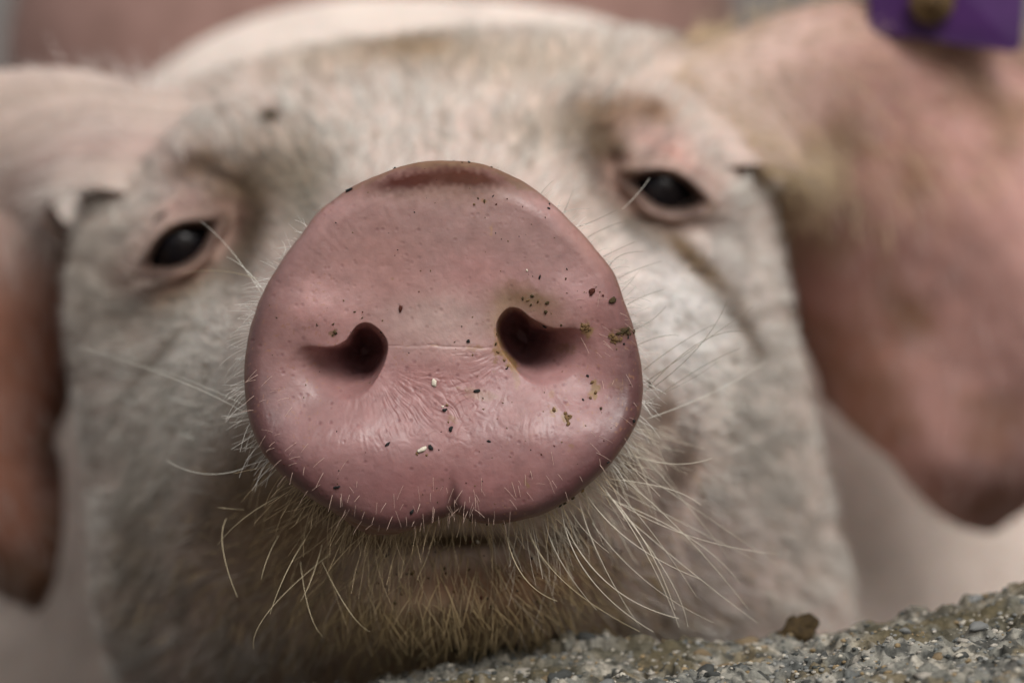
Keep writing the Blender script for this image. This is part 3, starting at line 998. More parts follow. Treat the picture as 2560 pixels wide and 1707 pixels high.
# ---- eyeballs
for e in EYES:
    d2 = (PX[NDR:] - e['x']) ** 2 + (PY[NDR:] - e['y']) ** 2
    ii = np.unravel_index(np.argmin(d2), d2.shape)
    yy = Y0 + (OD[ii] - 22.0) / 1000.0
    ctr = at(e['x'] + (16 if e['x'] < 1000 else -16), e['y'] - 4, yy + 0.0128)
    import bmesh
    bm = bmesh.new()
    bmesh.ops.create_uvsphere(bm, u_segments=48, v_segments=24, radius=0.0112)
    em = bpy.data.meshes.new('eye')
    bm.to_mesh(em)
    bm.free()
    em.materials.append(MEYE)
    em.shade_smooth()
    w_ = W(ctr)
    o = bpy.data.objects.new('eye', em)
    COL.objects.link(o)
    o.parent = pig
    o.matrix_parent_inverse = Matrix.Translation(pig.location).inverted()
    o.location = w_
    # cornea: a slight bulge to the front
    for v in em.vertices:
        if v.co.y < -0.008:
            v.co.y -= 0.0010 * ((-v.co.y - 0.008) / 0.0032)

# ------------------------------------------------------------------ hair
def add_hair(name, parent, pts, rad, col, mat):
    """pts (n, k, 3) in the lens frame, rad (n, k), col (n, 3)"""
    n, k, _ = pts.shape
    hc = bpy.data.hair_curves.new(name)
    hc.add_curves([k] * n)
    hc.position_data.foreach_set('vector', np.ascontiguousarray(W(pts).astype(np.float32)).ravel())
    ra = hc.attributes.get('radius') or hc.attributes.new('radius', 'FLOAT', 'POINT')
    ra.data.foreach_set('value', rad.astype(np.float32).ravel())
    ca = hc.attributes.new('hcol', 'FLOAT_COLOR', 'CURVE')
    ca.data.foreach_set('color', np.concatenate([np.clip(col, 0, 1), np.ones((n, 1))], 1).astype(np.float32).ravel())
    hc.materials.append(mat)
    o = put(name, hc, parent)
    o['kind'] = 'stuff'
    return o


# frame on the grid
dS = np.gradient(P, axis=0)
dT = np.roll(P, -1, axis=1) - np.roll(P, 1, axis=1)
NRM = np.cross(dT, dS)
ar = np.linalg.norm(NRM, axis=-1)
NRM = NRM / np.maximum(ar, 1e-12)[..., None]
if np.mean(NRM[20:60, :, 1]) > 0:
    NRM = -NRM
dSn = dS / np.maximum(np.linalg.norm(dS, axis=-1), 1e-12)[..., None]
dTn = dT / np.maximum(np.linalg.norm(dT, axis=-1), 1e-12)[..., None]


def sample(weight, n):
    w = (weight * ar).ravel()
    c = np.cumsum(w)
    k = np.searchsorted(c, rng.random(n) * c[-1])
    k = np.clip(k, 0, NR * NT - 1)
    i, j = np.unravel_index(k, (NR, NT))
    i = np.clip(i, 0, NR - 2)
    a, b = rng.random(n)[:, None], rng.random(n)[:, None]
    j2 = (j + 1) % NT
    pos = (P[i, j] * (1 - a) + P[i + 1, j] * a) * (1 - b) + (P[i, j2] * (1 - a) + P[i + 1, j2] * a) * b
    return i, j, pos


def grow(i, j, pos, length, lift, spread, sweep=0.0, bend=0.35, k=5, droop=0.0, r0=0.00009, tip=0.35, curl=0.15):
    n = len(i)
    d = dSn[i, j]
    t = dTn[i, j]
    nn = NRM[i, j]
    sw = sweep + spread * rng.standard_normal(n) + 0.5 * vnoise(pos * 60, 201)
    d = d * np.cos(sw)[:, None] + t * np.sin(sw)[:, None]
    lf = np.clip(lift + 0.12 * rng.standard_normal(n) + 0.15 * vnoise(pos * 45, 202), 0.03, 1.5)
    v = d * np.cos(lf)[:, None] + nn * np.sin(lf)[:, None]
    cv = t * (curl * rng.standard_normal(n))[:, None]
    u = np.linspace(0, 1, k)
    L_ = length[:, None, None]
    pts = pos[:, None, :] + L_ * (v[:, None, :] * u[None, :, None] - nn[:, None, :] * (bend * np.sin(lf))[:, None, None] * (u ** 2)[None, :, None] + cv[:, None, :] * (u ** 2)[None, :, None])
    pts[..., 2] -= droop * (L_[..., 0]) * (u ** 2)[None, :]
    rad = np.full((n, 1), r0) * (0.75 + 0.5 * rng.random((n, 1))) * (1 - (1 - tip) * u[None, :] ** 1.5)
    return pts, rad


# --- coat of the head
wt = np.zeros((NR, NT))
wt[NDR:] = sstep(4.3, 5.2, T2) * (1 - sstep(9.3, 10.5, T2) * 0.85) * (1 - sstep(11.0, 12.2, T2))
facing = np.clip(-np.einsum('ijk,ijk->ij', NRM, P / np.linalg.norm(P, axis=-1, keepdims=True)) + 0.25, 0.05, 1)
eyem = np.ones((NR, NT))
for e in EYES:
    eyem *= 1 - np.exp(-(((PX - e['x']) / 125) ** 2 + ((PY - e['y']) / 62) ** 2) ** 2)
wt *= facing * eyem * (0.4 + 0.6 * (PY > -120)) * (PY < 1800)
wt[np.pad(~keep, ((0, 1), (0, 0)))] = 0
THALL = np.broadcast_to(TH[None, :], PX.shape)
RPX = np.hypot(PX - CX, PY - CY)
wob_ = vnoise(np.stack([PX / 90, PY / 90, PX * 0], -1), 213)
cl1 = 0.65 * fbm(np.stack([THALL * 26 + wob_ * 1.2, RPX / 75, TALL * 0], -1), 2, 211) + 0.5 * fbm(np.stack([PX / 45, PY / 45, PX * 0], -1), 2, 214)
cl2 = fbm(np.stack([THALL * 60 + wob_ * 2, RPX / 40, TALL * 0], -1), 2, 212)
wt *= (0.25 + 0.75 * sstep(-0.35, 0.25, cl1)) * (0.35 + 0.65 * sstep(-0.3, 0.2, cl2))
wt *= 1 - 0.92 * np.clip(gauss(PX, PY, 1020, 1400, 420, 160) * 1.2, 0, 1)
wt *= 0.25 + 0.75 * np.clip((CALL.sum(-1) / 3 - 0.08) / 0.32, 0, 1)
NC = 24000
i, j, pos = sample(wt, NC)
Tv = TALL[i, j]
ln = 0.0035 + 0.0040 * sstep(5, 8.5, Tv)
ln = ln * (0.6 + 0.8 * rng.random(NC))
pts, rad = grow(i, j, pos, ln, 0.26 + 0.12 * sstep(6, 9, Tv), 0.16, r0=0.000075, droop=0.05)
mp = pts[:, 2]
mx_, my_ = (mp[:, 0] / mp[:, 1] * FPX + 1280) / S, (853.5 - mp[:, 2] / mp[:, 1] * FPX) / S
hc_ = head_paint(mx_, my_, (0.80, 0.745, 0.67), 0.85)
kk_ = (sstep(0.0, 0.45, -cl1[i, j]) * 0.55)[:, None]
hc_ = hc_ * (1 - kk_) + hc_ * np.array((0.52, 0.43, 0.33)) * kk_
hc_ = hc_ * (0.72 + 0.4 * rng.random((NC, 1))) * (1 + 0.25 * cl2[i, j][:, None])
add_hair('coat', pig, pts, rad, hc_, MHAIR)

# thicker, clumped hair of forehead and cheeks
NF = 10000
wf = wt * sstep(6.3, 7.3, TALL)
i, j, pos = sample(wf, NF)
ln = 0.0075 * (0.6 + 0.8 * rng.random(NF))
pts, rad = grow(i, j, pos, ln, 0.30, 0.10, r0=0.00010, droop=0.03)
mp = pts[:, 2]
mx_, my_ = (mp[:, 0] / mp[:, 1] * FPX + 1280) / S, (853.5 - mp[:, 2] / mp[:, 1] * FPX) / S
hc_ = head_paint(mx_, my_, (0.78, 0.735, 0.68), 1.0)
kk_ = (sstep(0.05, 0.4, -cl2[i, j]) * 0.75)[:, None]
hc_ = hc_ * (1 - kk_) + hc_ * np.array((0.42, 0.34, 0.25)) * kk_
hc_ = hc_ * (0.75 + 0.35 * rng.random((NF, 1)))
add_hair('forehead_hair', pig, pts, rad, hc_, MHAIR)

# longer guard hairs over it
NG = 5000
i, j, pos = sample(wt * sstep(5.0, 6.5, TALL), NG)
ln = 0.010 * (0.6 + 0.8 * rng.random(NG))
pts, rad = grow(i, j, pos, ln, 0.30, 0.16, r0=0.00009, droop=0.05, k=6)
mp = pts[:, 3]
mx_, my_ = (mp[:, 0] / mp[:, 1] * FPX + 1280) / S, (853.5 - mp[:, 2] / mp[:, 1] * FPX) / S
hc_ = head_paint(mx_, my_, (0.95, 0.91, 0.84), 1.15) * (0.6 + 0.6 * rng.random((NG, 1)))
add_hair('guard_hairs', pig, pts, rad, hc_, MHAIR)

# --- coarse tan bristles of the chin and lower lip
wt = np.zeros((NR, NT))
wt[NDR:] = sstep(3.6, 4.4, T2) * (1 - sstep(7.6, 8.6, T2))
wt *= gauss(PX, PY, 1040, 1400, 420, 170)
NCH = 2600
i, j, pos = sample(wt, NCH)
ln = 0.0062 * (0.5 + 1.1 * rng.random(NCH) ** 1.5)
pts, rad = grow(i, j, pos, ln, 0.5, 0.48, droop=0.2, r0=0.000075, tip=0.35, k=6, curl=0.05)
hc_ = np.array((0.44, 0.32, 0.16)) * (0.35 + 1.0 * rng.random((NCH, 1))) + np.array((0.02, 0.03, 0.04)) * rng.random((NCH, 1))
add_hair('chin_bristles', pig, pts, rad, hc_, MHAIR)


# --- short hairs that stand out round the rim
def rim_hairs(n, t_lo, t_hi, length, out, th_w):
    th = th_w
    jj = (th / (2 * np.pi) * NT).astype(int) % NT
    ii = np.clip(NDR + np.searchsorted(tt, t_lo + (t_hi - t_lo) * rng.random(n)), 0, NR - 2)
    pos = P[ii, jj]
    axis = np.stack([np.cos(th), np.zeros(n), np.sin(th)], -1)
    side = np.stack([-np.sin(th), np.zeros(n), np.cos(th)], -1)
    v = axis * out + np.array([0, 0.25, 0]) * rng.standard_normal((n, 1)) + side * (0.32 * rng.standard_normal((n, 1))) + np.array([0, 0.0, -0.12])
    v /= np.linalg.norm(v, axis=1, keepdims=True)
    u = np.linspace(0, 1, 6)
    cv = side * (0.22 * rng.standard_normal((n, 1))) + np.array([0, 0, -0.18])
    pts = pos[:, None] + length[:, None, None] * (v[:, None] * u[None, :, None] + cv[:, None] * (u ** 2)[None, :, None])
    return pts


def theta_pick(n, spans):
    """spans: (deg0, deg1, weight)"""
    w = np.array([s[2] for s in spans], float)
    w /= w.sum()
    k = rng.choice(len(spans), n, p=w)
    a = np.array([s[0] for s in spans])[k]
    b = np.array([s[1] for s in spans])[k]
    return np.radians(a + (b - a) * rng.random(n)) % (2 * np.pi)


n_ = 540
th = theta_pick(n_, [(-60, 30, 3.0), (150, 215, 3.0), (215, 300, 3.0), (30, 60, 0.3), (135, 150, 0.3)])
ln = 0.0042 * (0.5 + 1.0 * rng.random(n_))
pts = rim_hairs(n_, 0.4, 2.6, ln, 1.0, th)
u = np.linspace(0, 1, 6)
rad = 0.000055 * (0.7 + 0.6 * rng.random((n_, 1))) * (1 - 0.6 * u[None])
hc_ = np.where((np.sin(th) < -0.6)[:, None], np.array([[0.56, 0.42, 0.26]]), np.array([[0.74, 0.70, 0.64]])) * (0.7 + 0.5 * rng.random((n_, 1)))
add_hair('rim_hairs', pig, pts, rad, hc_, MHAIR)

# --- down on the lower half of the disc itself
NDN = 170
rh = 0.70 + 0.29 * np.sqrt(rng.random(NDN))
th = theta_pick(NDN, [(-75, 25, 3.0), (185, 290, 3.0), (-100, -75, 1.2)])
jj = (th / (2 * np.pi) * NT).astype(int) % NT
ii = np.clip(np.searchsorted(rho, rh), 0, NDR - 2)
pos = P[ii, jj]
ax = np.stack([np.cos(th), np.zeros(NDN), np.sin(th)], -1)
v = NRM[ii, jj] * 0.45 + ax * 0.75 + 0.4 * rng.standard_normal((NDN, 3)) + np.array([0, 0, -0.25])
v /= np.linalg.norm(v, axis=1, keepdims=True)
ln = 0.0022 * (0.5 + rng.random(NDN))
u = np.linspace(0, 1, 5)
pts = pos[:, None] + ln[:, None, None] * (v[:, None] * u[None, :, None] + np.array([0, 0, -0.15]) * (u ** 2)[None, :, None])
rad = 0.000032 * (0.7 + 0.6 * rng.random((NDN, 1))) * (1 - 0.5 * u[None])
hc_ = np.array([[0.60, 0.43, 0.35]]) * (0.8 + 0.4 * rng.random((NDN, 1)))
add_hair('snout_down', pig, pts, rad, hc_, MHAIR)

# --- long whiskers: root, bend and tip as seen, with their distances
WH = [
    # left side, pale
    (610, 690, .462, 530, 575, .478, 460, 508, .490, 0), (600, 660, .460, 560, 615, .468, 520, 590, .474, 0), (590, 640, .462, 500, 622, .485, 420, 628, .500, 1),
    (640, 600, .460, 655, 575, .463, 647, 553, .466, 0), (566, 950, .462, 400, 870, .482, 180, 797, .500, 0), (560, 930, .465, 450, 880, .485, 330, 838, .500, 0),
    (560, 1075, .466, 470, 1088, .476, 383, 1058, .486, 0), (640, 1140, .462, 560, 1190, .466, 500, 1250, .470, 1), (520, 1190, .475, 512, 1260, .472, 545, 1370, .470, 1),
    (640, 1230, .468, 615, 1280, .466, 600, 1330, .465, 1), (700, 1240, .464, 655, 1320, .462, 620, 1410, .462, 1), (740, 1250, .466, 715, 1330, .463, 690, 1380, .463, 1), (760, 1270, .466, 620, 1400, .463, 583, 1490, .464, 1),
    (690, 1290, .468, 710, 1400, .466, 740, 1460, .468, 1), (740, 1290, .466, 800, 1400, .463, 850, 1450, .466, 1), (560, 1170, .474, 530, 1168, .474, 500, 1165, .474, 1),
    # right side, pale, long
    (1385, 1100, .460, 1480, 1180, .458, 1600, 1370, .462, 2), (1370, 1120, .460, 1560, 1230, .463, 1790, 1272, .474, 2), (1350, 1140, .458, 1450, 1260, .456, 1610, 1330, .460, 2), (1380, 1110, .459, 1490, 1280, .458, 1560, 1440, .462, 2),
    (1420, 1090, .462, 1570, 1200, .464, 1720, 1400, .474, 2), (1430, 1060, .464, 1560, 1140, .470, 1790, 1300, .486, 2), (1400, 1100, .462, 1530, 1120, .464, 1610, 1160, .466, 2), (1440, 1040, .466, 1540, 1070, .468, 1635, 1052, .470, 2),
    (1380, 1120, .460, 1500, 1220, .458, 1550, 1400, .462, 2), (1330, 1150, .458, 1390, 1290, .456, 1470, 1440, .460, 2), (1290, 1170, .458, 1350, 1300, .455, 1500, 1450, .458, 2), (1250, 1190, .458, 1290, 1300, .456, 1370, 1400, .460, 2),
    (1390, 1130, .461, 1550, 1330, .460, 1580, 1440, .463, 2), (1210, 1200, .458, 1290, 1330, .455, 1470, 1450, .458, 1), (1160, 1210, .458, 1200, 1320, .455, 1280, 1380, .456, 1), (1410, 1150, .465, 1600, 1240, .470, 1700, 1340, .478, 2),
    (1430, 1130, .468, 1640, 1220, .480, 1760, 1300, .492, 2), (1460, 1030, .468, 1600, 1180, .478, 1680, 1290, .488, 2), (1430, 1180, .464, 1590, 1330, .464, 1740, 1430, .470, 2), (1360, 1200, .462, 1480, 1340, .460, 1640, 1430, .464, 2),
    (1300, 1210, .460, 1400, 1380, .457, 1560, 1420, .461, 2),
    # right side above, dark against the white muzzle
    (1480, 880, .462, 1580, 810, .466, 1730, 705, .474, 3), (1500, 890, .464, 1610, 790, .468, 1672, 685, .474, 3), (1480, 900, .465, 1620, 780, .470, 1735, 770, .478, 3), (1478, 850, .464, 1560, 790, .470, 1640, 745, .478, 3),
    (1445, 760, .466, 1490, 740, .468, 1530, 703, .472, 3), (1440, 700, .466, 1480, 680, .470, 1525, 665, .474, 3), (1400, 610, .466, 1430, 585, .468, 1478, 578, .472, 3), (1385, 590, .466, 1415, 575, .469, 1460, 555, .474, 3),
    (1330, 520, .466, 1370, 505, .470, 1420, 480, .476, 3), (1295, 490, .468, 1305, 465, .470, 1318, 435, .474, 3), (1430, 480, .478, 1460, 450, .482, 1492, 410, .486, 0), (1480, 920, .466, 1570, 880, .470, 1650, 830, .478, 3), (1470, 940, .467, 1600, 850, .474, 1700, 800, .480, 3),
    (1350, 545, .470, 1400, 520, .476, 1450, 505, .482, 3), (1420, 640, .468, 1460, 620, .472, 1520, 600, .478, 3), (1450, 800, .466, 1510, 775, .470, 1560, 770, .476, 3),
    (1490, 960, .470, 1640, 900, .485, 1760, 830, .50, 0), (1770, 745, .52, 1800, 735, .52, 1830, 712, .52, 1),
]
WCOL = [(0.78, 0.75, 0.66), (0.62, 0.52, 0.34), (0.72, 0.65, 0.53), (0.26, 0.22, 0.17)]
# a bush of finer ones in the same sweep, lower right and under the lip
wp, wr_, wc = [], [], []
u = np.linspace(0, 1, 12)
for (x0, y0, z0, x1, y1, z1, x2, y2, z2, ci) in WH:
    a, b, c = at(x0, y0, z0 + 0.004), at(x1, y1, z1), at(x2, y2, z2)
    if ci == 2:
        b = b * 0.6 + (a + c) * 0.2 + np.array([random.gauss(0, 0.0007), 0, random.gauss(0, 0.0007)])
    wp.append(((1 - u) ** 2)[:, None] * a + (2 * u * (1 - u))[:, None] * (2 * b - 0.5 * (a + c)) + (u ** 2)[:, None] * c)
    r = (0.000075 if ci != 3 else 0.00007) * (0.8 + 0.4 * random.random())
    wr_.append(r * (1 - 0.45 * u))
    wc.append(np.array(WCOL[ci]) * (0.85 + 0.25 * random.random()))
add_hair('whiskers', pig, np.array(wp), np.array(wr_), np.array(wc), MHAIR)

n_ = 420
th = theta_pick(n_, [(-62, -18, 4.0), (-100, -62, 2.0), (232, 262, 2.0), (212, 232, 0.7)])
ln = 0.0095 * (0.45 + 1.0 * rng.random(n_) ** 1.6)
pts = rim_hairs(n_, 1.6, 5.2, ln, 0.9, th)
pts[..., 1] -= 0.002 * np.linspace(0, 1, 6)[None, :]
u = np.linspace(0, 1, 6)
rad = 0.000058 * (0.7 + 0.6 * rng.random((n_, 1))) * (1 - 0.55 * u[None])
hc_ = np.where((np.cos(th) > 0.25)[:, None], np.array([[0.66, 0.58, 0.46]]), np.array([[0.48, 0.36, 0.21]])) * (0.65 + 0.6 * rng.random((n_, 1)))
add_hair('lip_bristles', pig, pts, rad, hc_, MHAIR)

# --- sparse down on the ears
for nm in ('R', 'L'):
    E = EARSURF[nm]
    ns, ml = E['secs'].shape[:2]
    n_ = 2600
    a = rng.integers(2, ns - 2, n_)
    b = rng.integers(0, ml, n_)
    pos = E['secs'][a, b]
    out = pos - E['cen'][a]
    tv_ = E['tv'][a] * np.sign(np.sum(out * E['tv'][a], 1))[:, None]
    v = E['tan'][a] * 0.7 + tv_ * 0.4 + out / np.maximum(np.linalg.norm(out, axis=1, keepdims=True), 1e-6) * 0.35 + 0.25 * rng.standard_normal((n_, 3))
    v /= np.linalg.norm(v, axis=1, keepdims=True)
    u = np.linspace(0, 1, 4)
    ln = 0.009 * (0.4 + rng.random(n_))
    pts = pos[:, None] + ln[:, None, None] * v[:, None] * u[None, :, None]
    rad = 0.00007 * np.ones((n_, 1)) * (1 - 0.6 * u[None])
    hc_ = E['col'][a, b] * 0.6 + 0.22
    add_hair('ear_down', pig, pts, rad, hc_, MHAIR)

for nm, tint in (('R', (0.62, 0.47, 0.30)), ('L', (0.95, 0.84, 0.78))):
    E = EARSURF[nm]
    ns, ml = E['secs'].shape[:2]
    n_ = 5000 if nm == 'R' else 500
    a = (1 + (ns * 0.33) * rng.random(n_) ** 1.5).astype(int)
    b = rng.integers(0, ml, n_)
    pos = E['secs'][a, b] + 0.002 * rng.standard_normal((n_, 3))
    out = pos - E['cen'][a]
    out /= np.maximum(np.linalg.norm(out, axis=1, keepdims=True), 1e-6)
    v = E['tan'][a] * 0.9 + out * 0.45 + 0.22 * rng.standard_normal((n_, 3)) + 0.3 * vnoise(pos * 70, 230)[:, None]
    v /= np.linalg.norm(v, axis=1, keepdims=True)
    u = np.linspace(0, 1, 4)
    ln = 0.012 * (0.4 + rng.random(n_))
    pts = pos[:, None] + ln[:, None, None] * v[:, None] * u[None, :, None]
    rad = 0.000095 * np.ones((n_, 1)) * (1 - 0.6 * u[None])
    hc_ = np.array(tint) * (0.6 + 0.6 * rng.random((n_, 1))) * (1 + (0.5 if nm == 'R' else 0.2) * vnoise(pos * 110, 231)[:, None])
    add_hair('ear_base_hair', pig, pts, rad, hc_, MHAIR)

# ------------------------------------------------------------------ ear tag
mtag, nt, N, L, b = mat_new('tag_plastic')
tc = nd(nt, 'ShaderNodeTexCoord')
nz = nd(nt, 'ShaderNodeTexNoise')
nz.inputs['Scale'].default_value = 60
nz.inputs['Detail'].default_value = 5
L.new(tc.outputs['Object'], nz.inputs['Vector'])
rp = ramp(nt, nz.outputs[0], [(0.35, (0.040, 0.006, 0.075)), (0.75, (0.066, 0.011, 0.115))])
L.new(rp.outputs[0], b.inputs['Base Color'])
b.inputs['Roughness'].default_value = 0.45
mstud = rough_material('tag_stud_dirty', (0.05, 0.03, 0.02), (0.16, 0.10, 0.04), scale=200)
ER = EARSURF['R']


def ear_front(xq, yq):
    """nearest point of the right ear's near face"""
    s = ER['secs'].reshape(-1, 3)
    X = (s[:, 0] / s[:, 1] * FPX + 1280) / S
    Yq = (853.5 - s[:, 2] / s[:, 1] * FPX) / S
    d = np.hypot(X - xq, Yq - yq)
    k = np.argsort(d)[:14]
    return s[k, 1].min()


yt = min(ear_front(x_, y_) for x_ in (2000, 2130, 2250, 2340) for y_ in (-100, 0, 60, 110)) - 0.003
tag_ctr = at(2170, -40, yt)
tagroot = put('ear_tag', None, loc=Vector(W(tag_ctr)))
tagroot.empty_display_size = 0.02
tag(tagroot, 'purple plastic ear tag pinned to the right-hand ear', 'ear tag')
import bmesh
bm = bmesh.new()
corners = [(1985, -230), (2365, -190), (2345, 122), (2000, 74)]
cs = [at(x, y, yt + 0.002 * k) for k, (x, y) in enumerate(corners)]
fv = [bm.verts.new(c) for c in cs]
bv = [bm.verts.new(c + np.array([0, 0.0016, 0])) for c in cs]
bm.faces.new(fv[::-1])
bm.faces.new(bv)
for k in range(4):
    bm.faces.new([fv[k], fv[(k + 1) % 4], bv[(k + 1) % 4], bv[k]])
bmesh.ops.recalc_face_normals(bm, faces=bm.faces)
ed = [e for e in bm.edges if abs((e.verts[0].co - e.verts[1].co).y) > 0.001 and (e.verts[0].co - e.verts[1].co).length < 0.003]
bmesh.ops.bevel(bm, geom=ed, offset=0.0014, segments=3, affect='EDGES')
for v in bm.verts:
    v.co = Vector(W(np.array(v.co)))
tm = bpy.data.meshes.new('plate')
bm.to_mesh(tm)
bm.free()
tm.materials.append(mtag)
put('plate', tm, tagroot)


def disc_stack(name, ctr, prof, mat, parent, seg=28):
    """lathe about the view axis: prof = (radius, y)"""
    vs_, q = [], []
    a = np.linspace(0, 2 * np.pi, seg, endpoint=False)
    for r, y in prof:
        vs_.append(np.stack([ctr[0] + r * np.cos(a), np.full(seg, ctr[1] + y), ctr[2] + r * np.sin(a)], -1))
    vs_ = np.concatenate(vs_)
    for k in range(len(prof) - 1):
        for s_ in range(seg):
            q.append((k * seg + s_, k * seg + (s_ + 1) % seg, (k + 1) * seg + (s_ + 1) % seg, (k + 1) * seg + s_))
    m = mesh_np(name, W(vs_), q, mat)
    return put(name, m, parent)


sc_ = at(2140, 5, yt)
disc_stack('stud', sc_, [(0.0001, -0.0042), (0.0022, -0.004), (0.003, -0.0028), (0.0034, -0.0012), (0.0066, -0.0010), (0.0070, 0.0), (0.0068, 0.0005)], mstud, tagroot)

# ------------------------------------------------------------------ second pig, behind
def second_pig():
    pk = rough_material('pig_skin_far', (0.25, 0.150, 0.125), (0.36, 0.22, 0.19), scale=30, rough=0.7, bump=0.2, dist=0.002)
    nr, ns = 26, 40
    ys_ = np.linspace(0, 1, nr)
    a = np.linspace(0, 2 * np.pi, ns, endpoint=False)
    prof = np.interp(ys_, [0, 0.05, 0.15, 0.35, 0.7, 0.9, 0.97, 1], [0.02, 0.55, 0.85, 1.0, 1.0, 0.85, 0.5, 0.02])
    base_x, y_a, y_b = -0.07, 1.30, 2.15
    V_ = []
    for t, pr in zip(ys_, prof):
        x = base_x + 0.265 * pr * np.cos(a)
        z = 0.20 + 0.21 * pr * np.sin(a) + 0.02 * math.sin(t * 3)
        V_.append(np.stack([x, np.full(ns, y_a + (y_b - y_a) * t), z], -1))
    V_ = np.concatenate(V_)
    ii = np.arange(nr * ns).reshape(nr, ns)
    jj = np.roll(ii, -1, 1)
    q = np.stack([ii[:-1], jj[:-1], jj[1:], ii[1:]], -1)
    # four legs drawn out of the belly: open 4x5 patches and extrude them down to the ground
    keep_ = np.ones((nr - 1, ns), bool)
    ex = []
    verts_ = [V_]
    nvv = len(V_)
    for r0, s0 in ((3, 24), (3, 32), (19, 24), (19, 32)):
        keep_[r0:r0 + 3, s0:s0 + 4] = False
        lp = [(r0, s) for s in range(s0, s0 + 4)] + [(r, s0 + 4) for r in range(r0, r0 + 3)] + [(r0 + 3, s) for s in range(s0 + 4, s0, -1)] + [(r, s0) for r in range(r0 + 3, r0, -1)]
        li = np.array([ii[r, s] for r, s in lp])
        bs = V_[li]
        c = bs.mean(0)
        prev = li
        for f, rr, dy in ((0.25, 0.065, 0.0), (0.5, 0.05, 0.01), (0.7, 0.042, -0.01), (0.9, 0.036, 0.0), (1.0, 0.045, -0.01)):
            zz = c[2] * (1 - f) + (-CAM_H + 0.0) * f
            d = bs - c
            an = np.arctan2(d[:, 1], d[:, 0])
            ring = np.stack([c[0] + rr * np.cos(an), c[1] + dy + rr * np.sin(an), np.full(len(li), zz)], -1)
            verts_.append(ring)
            cur = nvv + np.arange(len(li))
            nvv += len(li)
            ex.append(np.stack([prev, np.roll(prev, -1), np.roll(cur, -1), cur], -1))
            prev = cur
    V_ = np.concatenate(verts_)
    # stand level in the world
    Vw = V_ + OFF
    Q = np.concatenate([q[keep_]] + ex)
    m = mesh_np('pig_behind', Vw, Q, pk)
    m.validate()
    root = put('pig', None, loc=(base_x, 1.7, 0))
    tag(root, 'pink pig standing out of focus behind the white pig, along the top edge', 'pig')
    b = put('body', m, root)
    md = b.modifiers.new('sub', 'SUBSURF')
    md.levels = md.render_levels = 1
    return root


second_pig()

# ------------------------------------------------------------------ concrete wall
# top is level in the world; its plane seen at the back edge (1608, 1470) at Y 0.52
bx = W(at(1650, 1462, 0.515))
WALL_Z = float(bx[2])
WALL_Y1 = 0.517
MWALL = attr_material('rough_concrete', 'wcol', rough=0.9, scale=900, bump=0.7, dist=0.0007, var=(0.55, 1.35))
wall = put('concrete_wall', None, loc=(0.05, 0.44, 0.0))
tag(wall, 'rough weathered concrete wall top with stony aggregate in front of the pig', 'wall', kind='thing')
nx, ny = 640, 330
wx_ = np.concatenate([np.linspace(-0.6, -0.12, 30)[:-1], np.linspace(-0.12, 0.17, nx), np.linspace(0.17, 0.7, 30)[1:]])
# profile across: front face, top, back face
prof = [(0.30, -WALL_Z), (0.30, -0.10), (0.30, -0.02), (0.302, -0.008), (0.306, -0.003), (0.312, 0.0), (0.34, 0.0)] + \
       [(y, 0.0) for y in np.linspace(0.345, WALL_Y1 - 0.012, ny)] + \
       [(WALL_Y1 - 0.012 + 0.012 * math.sin(a), -0.012 * (1 - math.cos(a))) for a in np.linspace(0.06, math.pi / 2, 26)] + \
       [(WALL_Y1, -0.02), (WALL_Y1, -0.05), (WALL_Y1, -0.12), (WALL_Y1, -WALL_Z)]
py_ = np.array([p[0] for p in prof])
pz_ = np.array([p[1] for p in prof])
WXX, WYY = np.meshgrid(wx_, py_, indexing='ij')
WZZ = np.broadcast_to(pz_, WXX.shape).copy()
pp = np.stack([WXX, WYY, WZZ], -1)
big = fbm(pp * 26, 2, 301)
mid = fbm(pp * 160, 3, 302)
fine = fbm(pp * 620, 3, 303)
pit = sstep(0.18, 0.5, fbm(pp * 300, 2, 304))
h = 0.0030 * big + 0.0030 * mid + 0.0013 * fine - 0.0026 * pit
topm = sstep(-0.03, -0.012, WZZ)
WZ2 = WZZ + h * topm
WY2 = WYY + (0.0016 * mid + 0.004 * big) * sstep(WALL_Y1 - 0.02, WALL_Y1, WYY)
WZ2 = WZ2 + 0.0045 * (1 - sstep(-0.03, 0.07, WXX)) * topm
WZ2 = WZ2 + 0.010 * sstep(0.07, 0.16, WXX) * sstep(0.45, 0.52, WYY) * topm
# keep the foot on the ground
wv_ = np.stack([WXX, WY2, WALL_Z + WZ2], -1)
WTOP = wv_
ii = np.arange(WXX.size).reshape(WXX.shape)
wq = np.stack([ii[:-1, :-1], ii[1:, :-1], ii[1:, 1:], ii[:-1, 1:]], -1).reshape(-1, 4)
wm = mesh_np('wall_block', wv_.reshape(-1, 3), wq, MWALL)
g1 = fbm(pp * 210, 3, 311)
g2 = fbm(pp * 95, 2, 312)
g3 = fbm(pp * 420, 2, 313)
wc_ = np.empty(WXX.shape + (3,))
wc_[...] = (0.21, 0.205, 0.175)
for nz_, lo, hi, col, st in ((g1, 0.1, 0.45, (0.12, 0.125, 0.12), .8), (-g1, 0.2, 0.5, (0.52, 0.47, 0.38), .75), (g2, 0.05, 0.4, (0.19, 0.145, 0.075), .75), (-g2, 0.15, 0.5, (0.36, 0.34, 0.29), .6), (g3, 0.15, 0.45, (0.05, 0.052, 0.048), .85), (-g3, 0.3, 0.6, (0.55, 0.50, 0.42), .6)):
    k = (sstep(lo, hi, nz_) * st)[..., None]
    wc_ = wc_ * (1 - k) + np.array(col) * k
g5 = fbm(pp * 42, 3, 315)
k = (sstep(-0.05, 0.4, g5) * 0.65)[..., None]
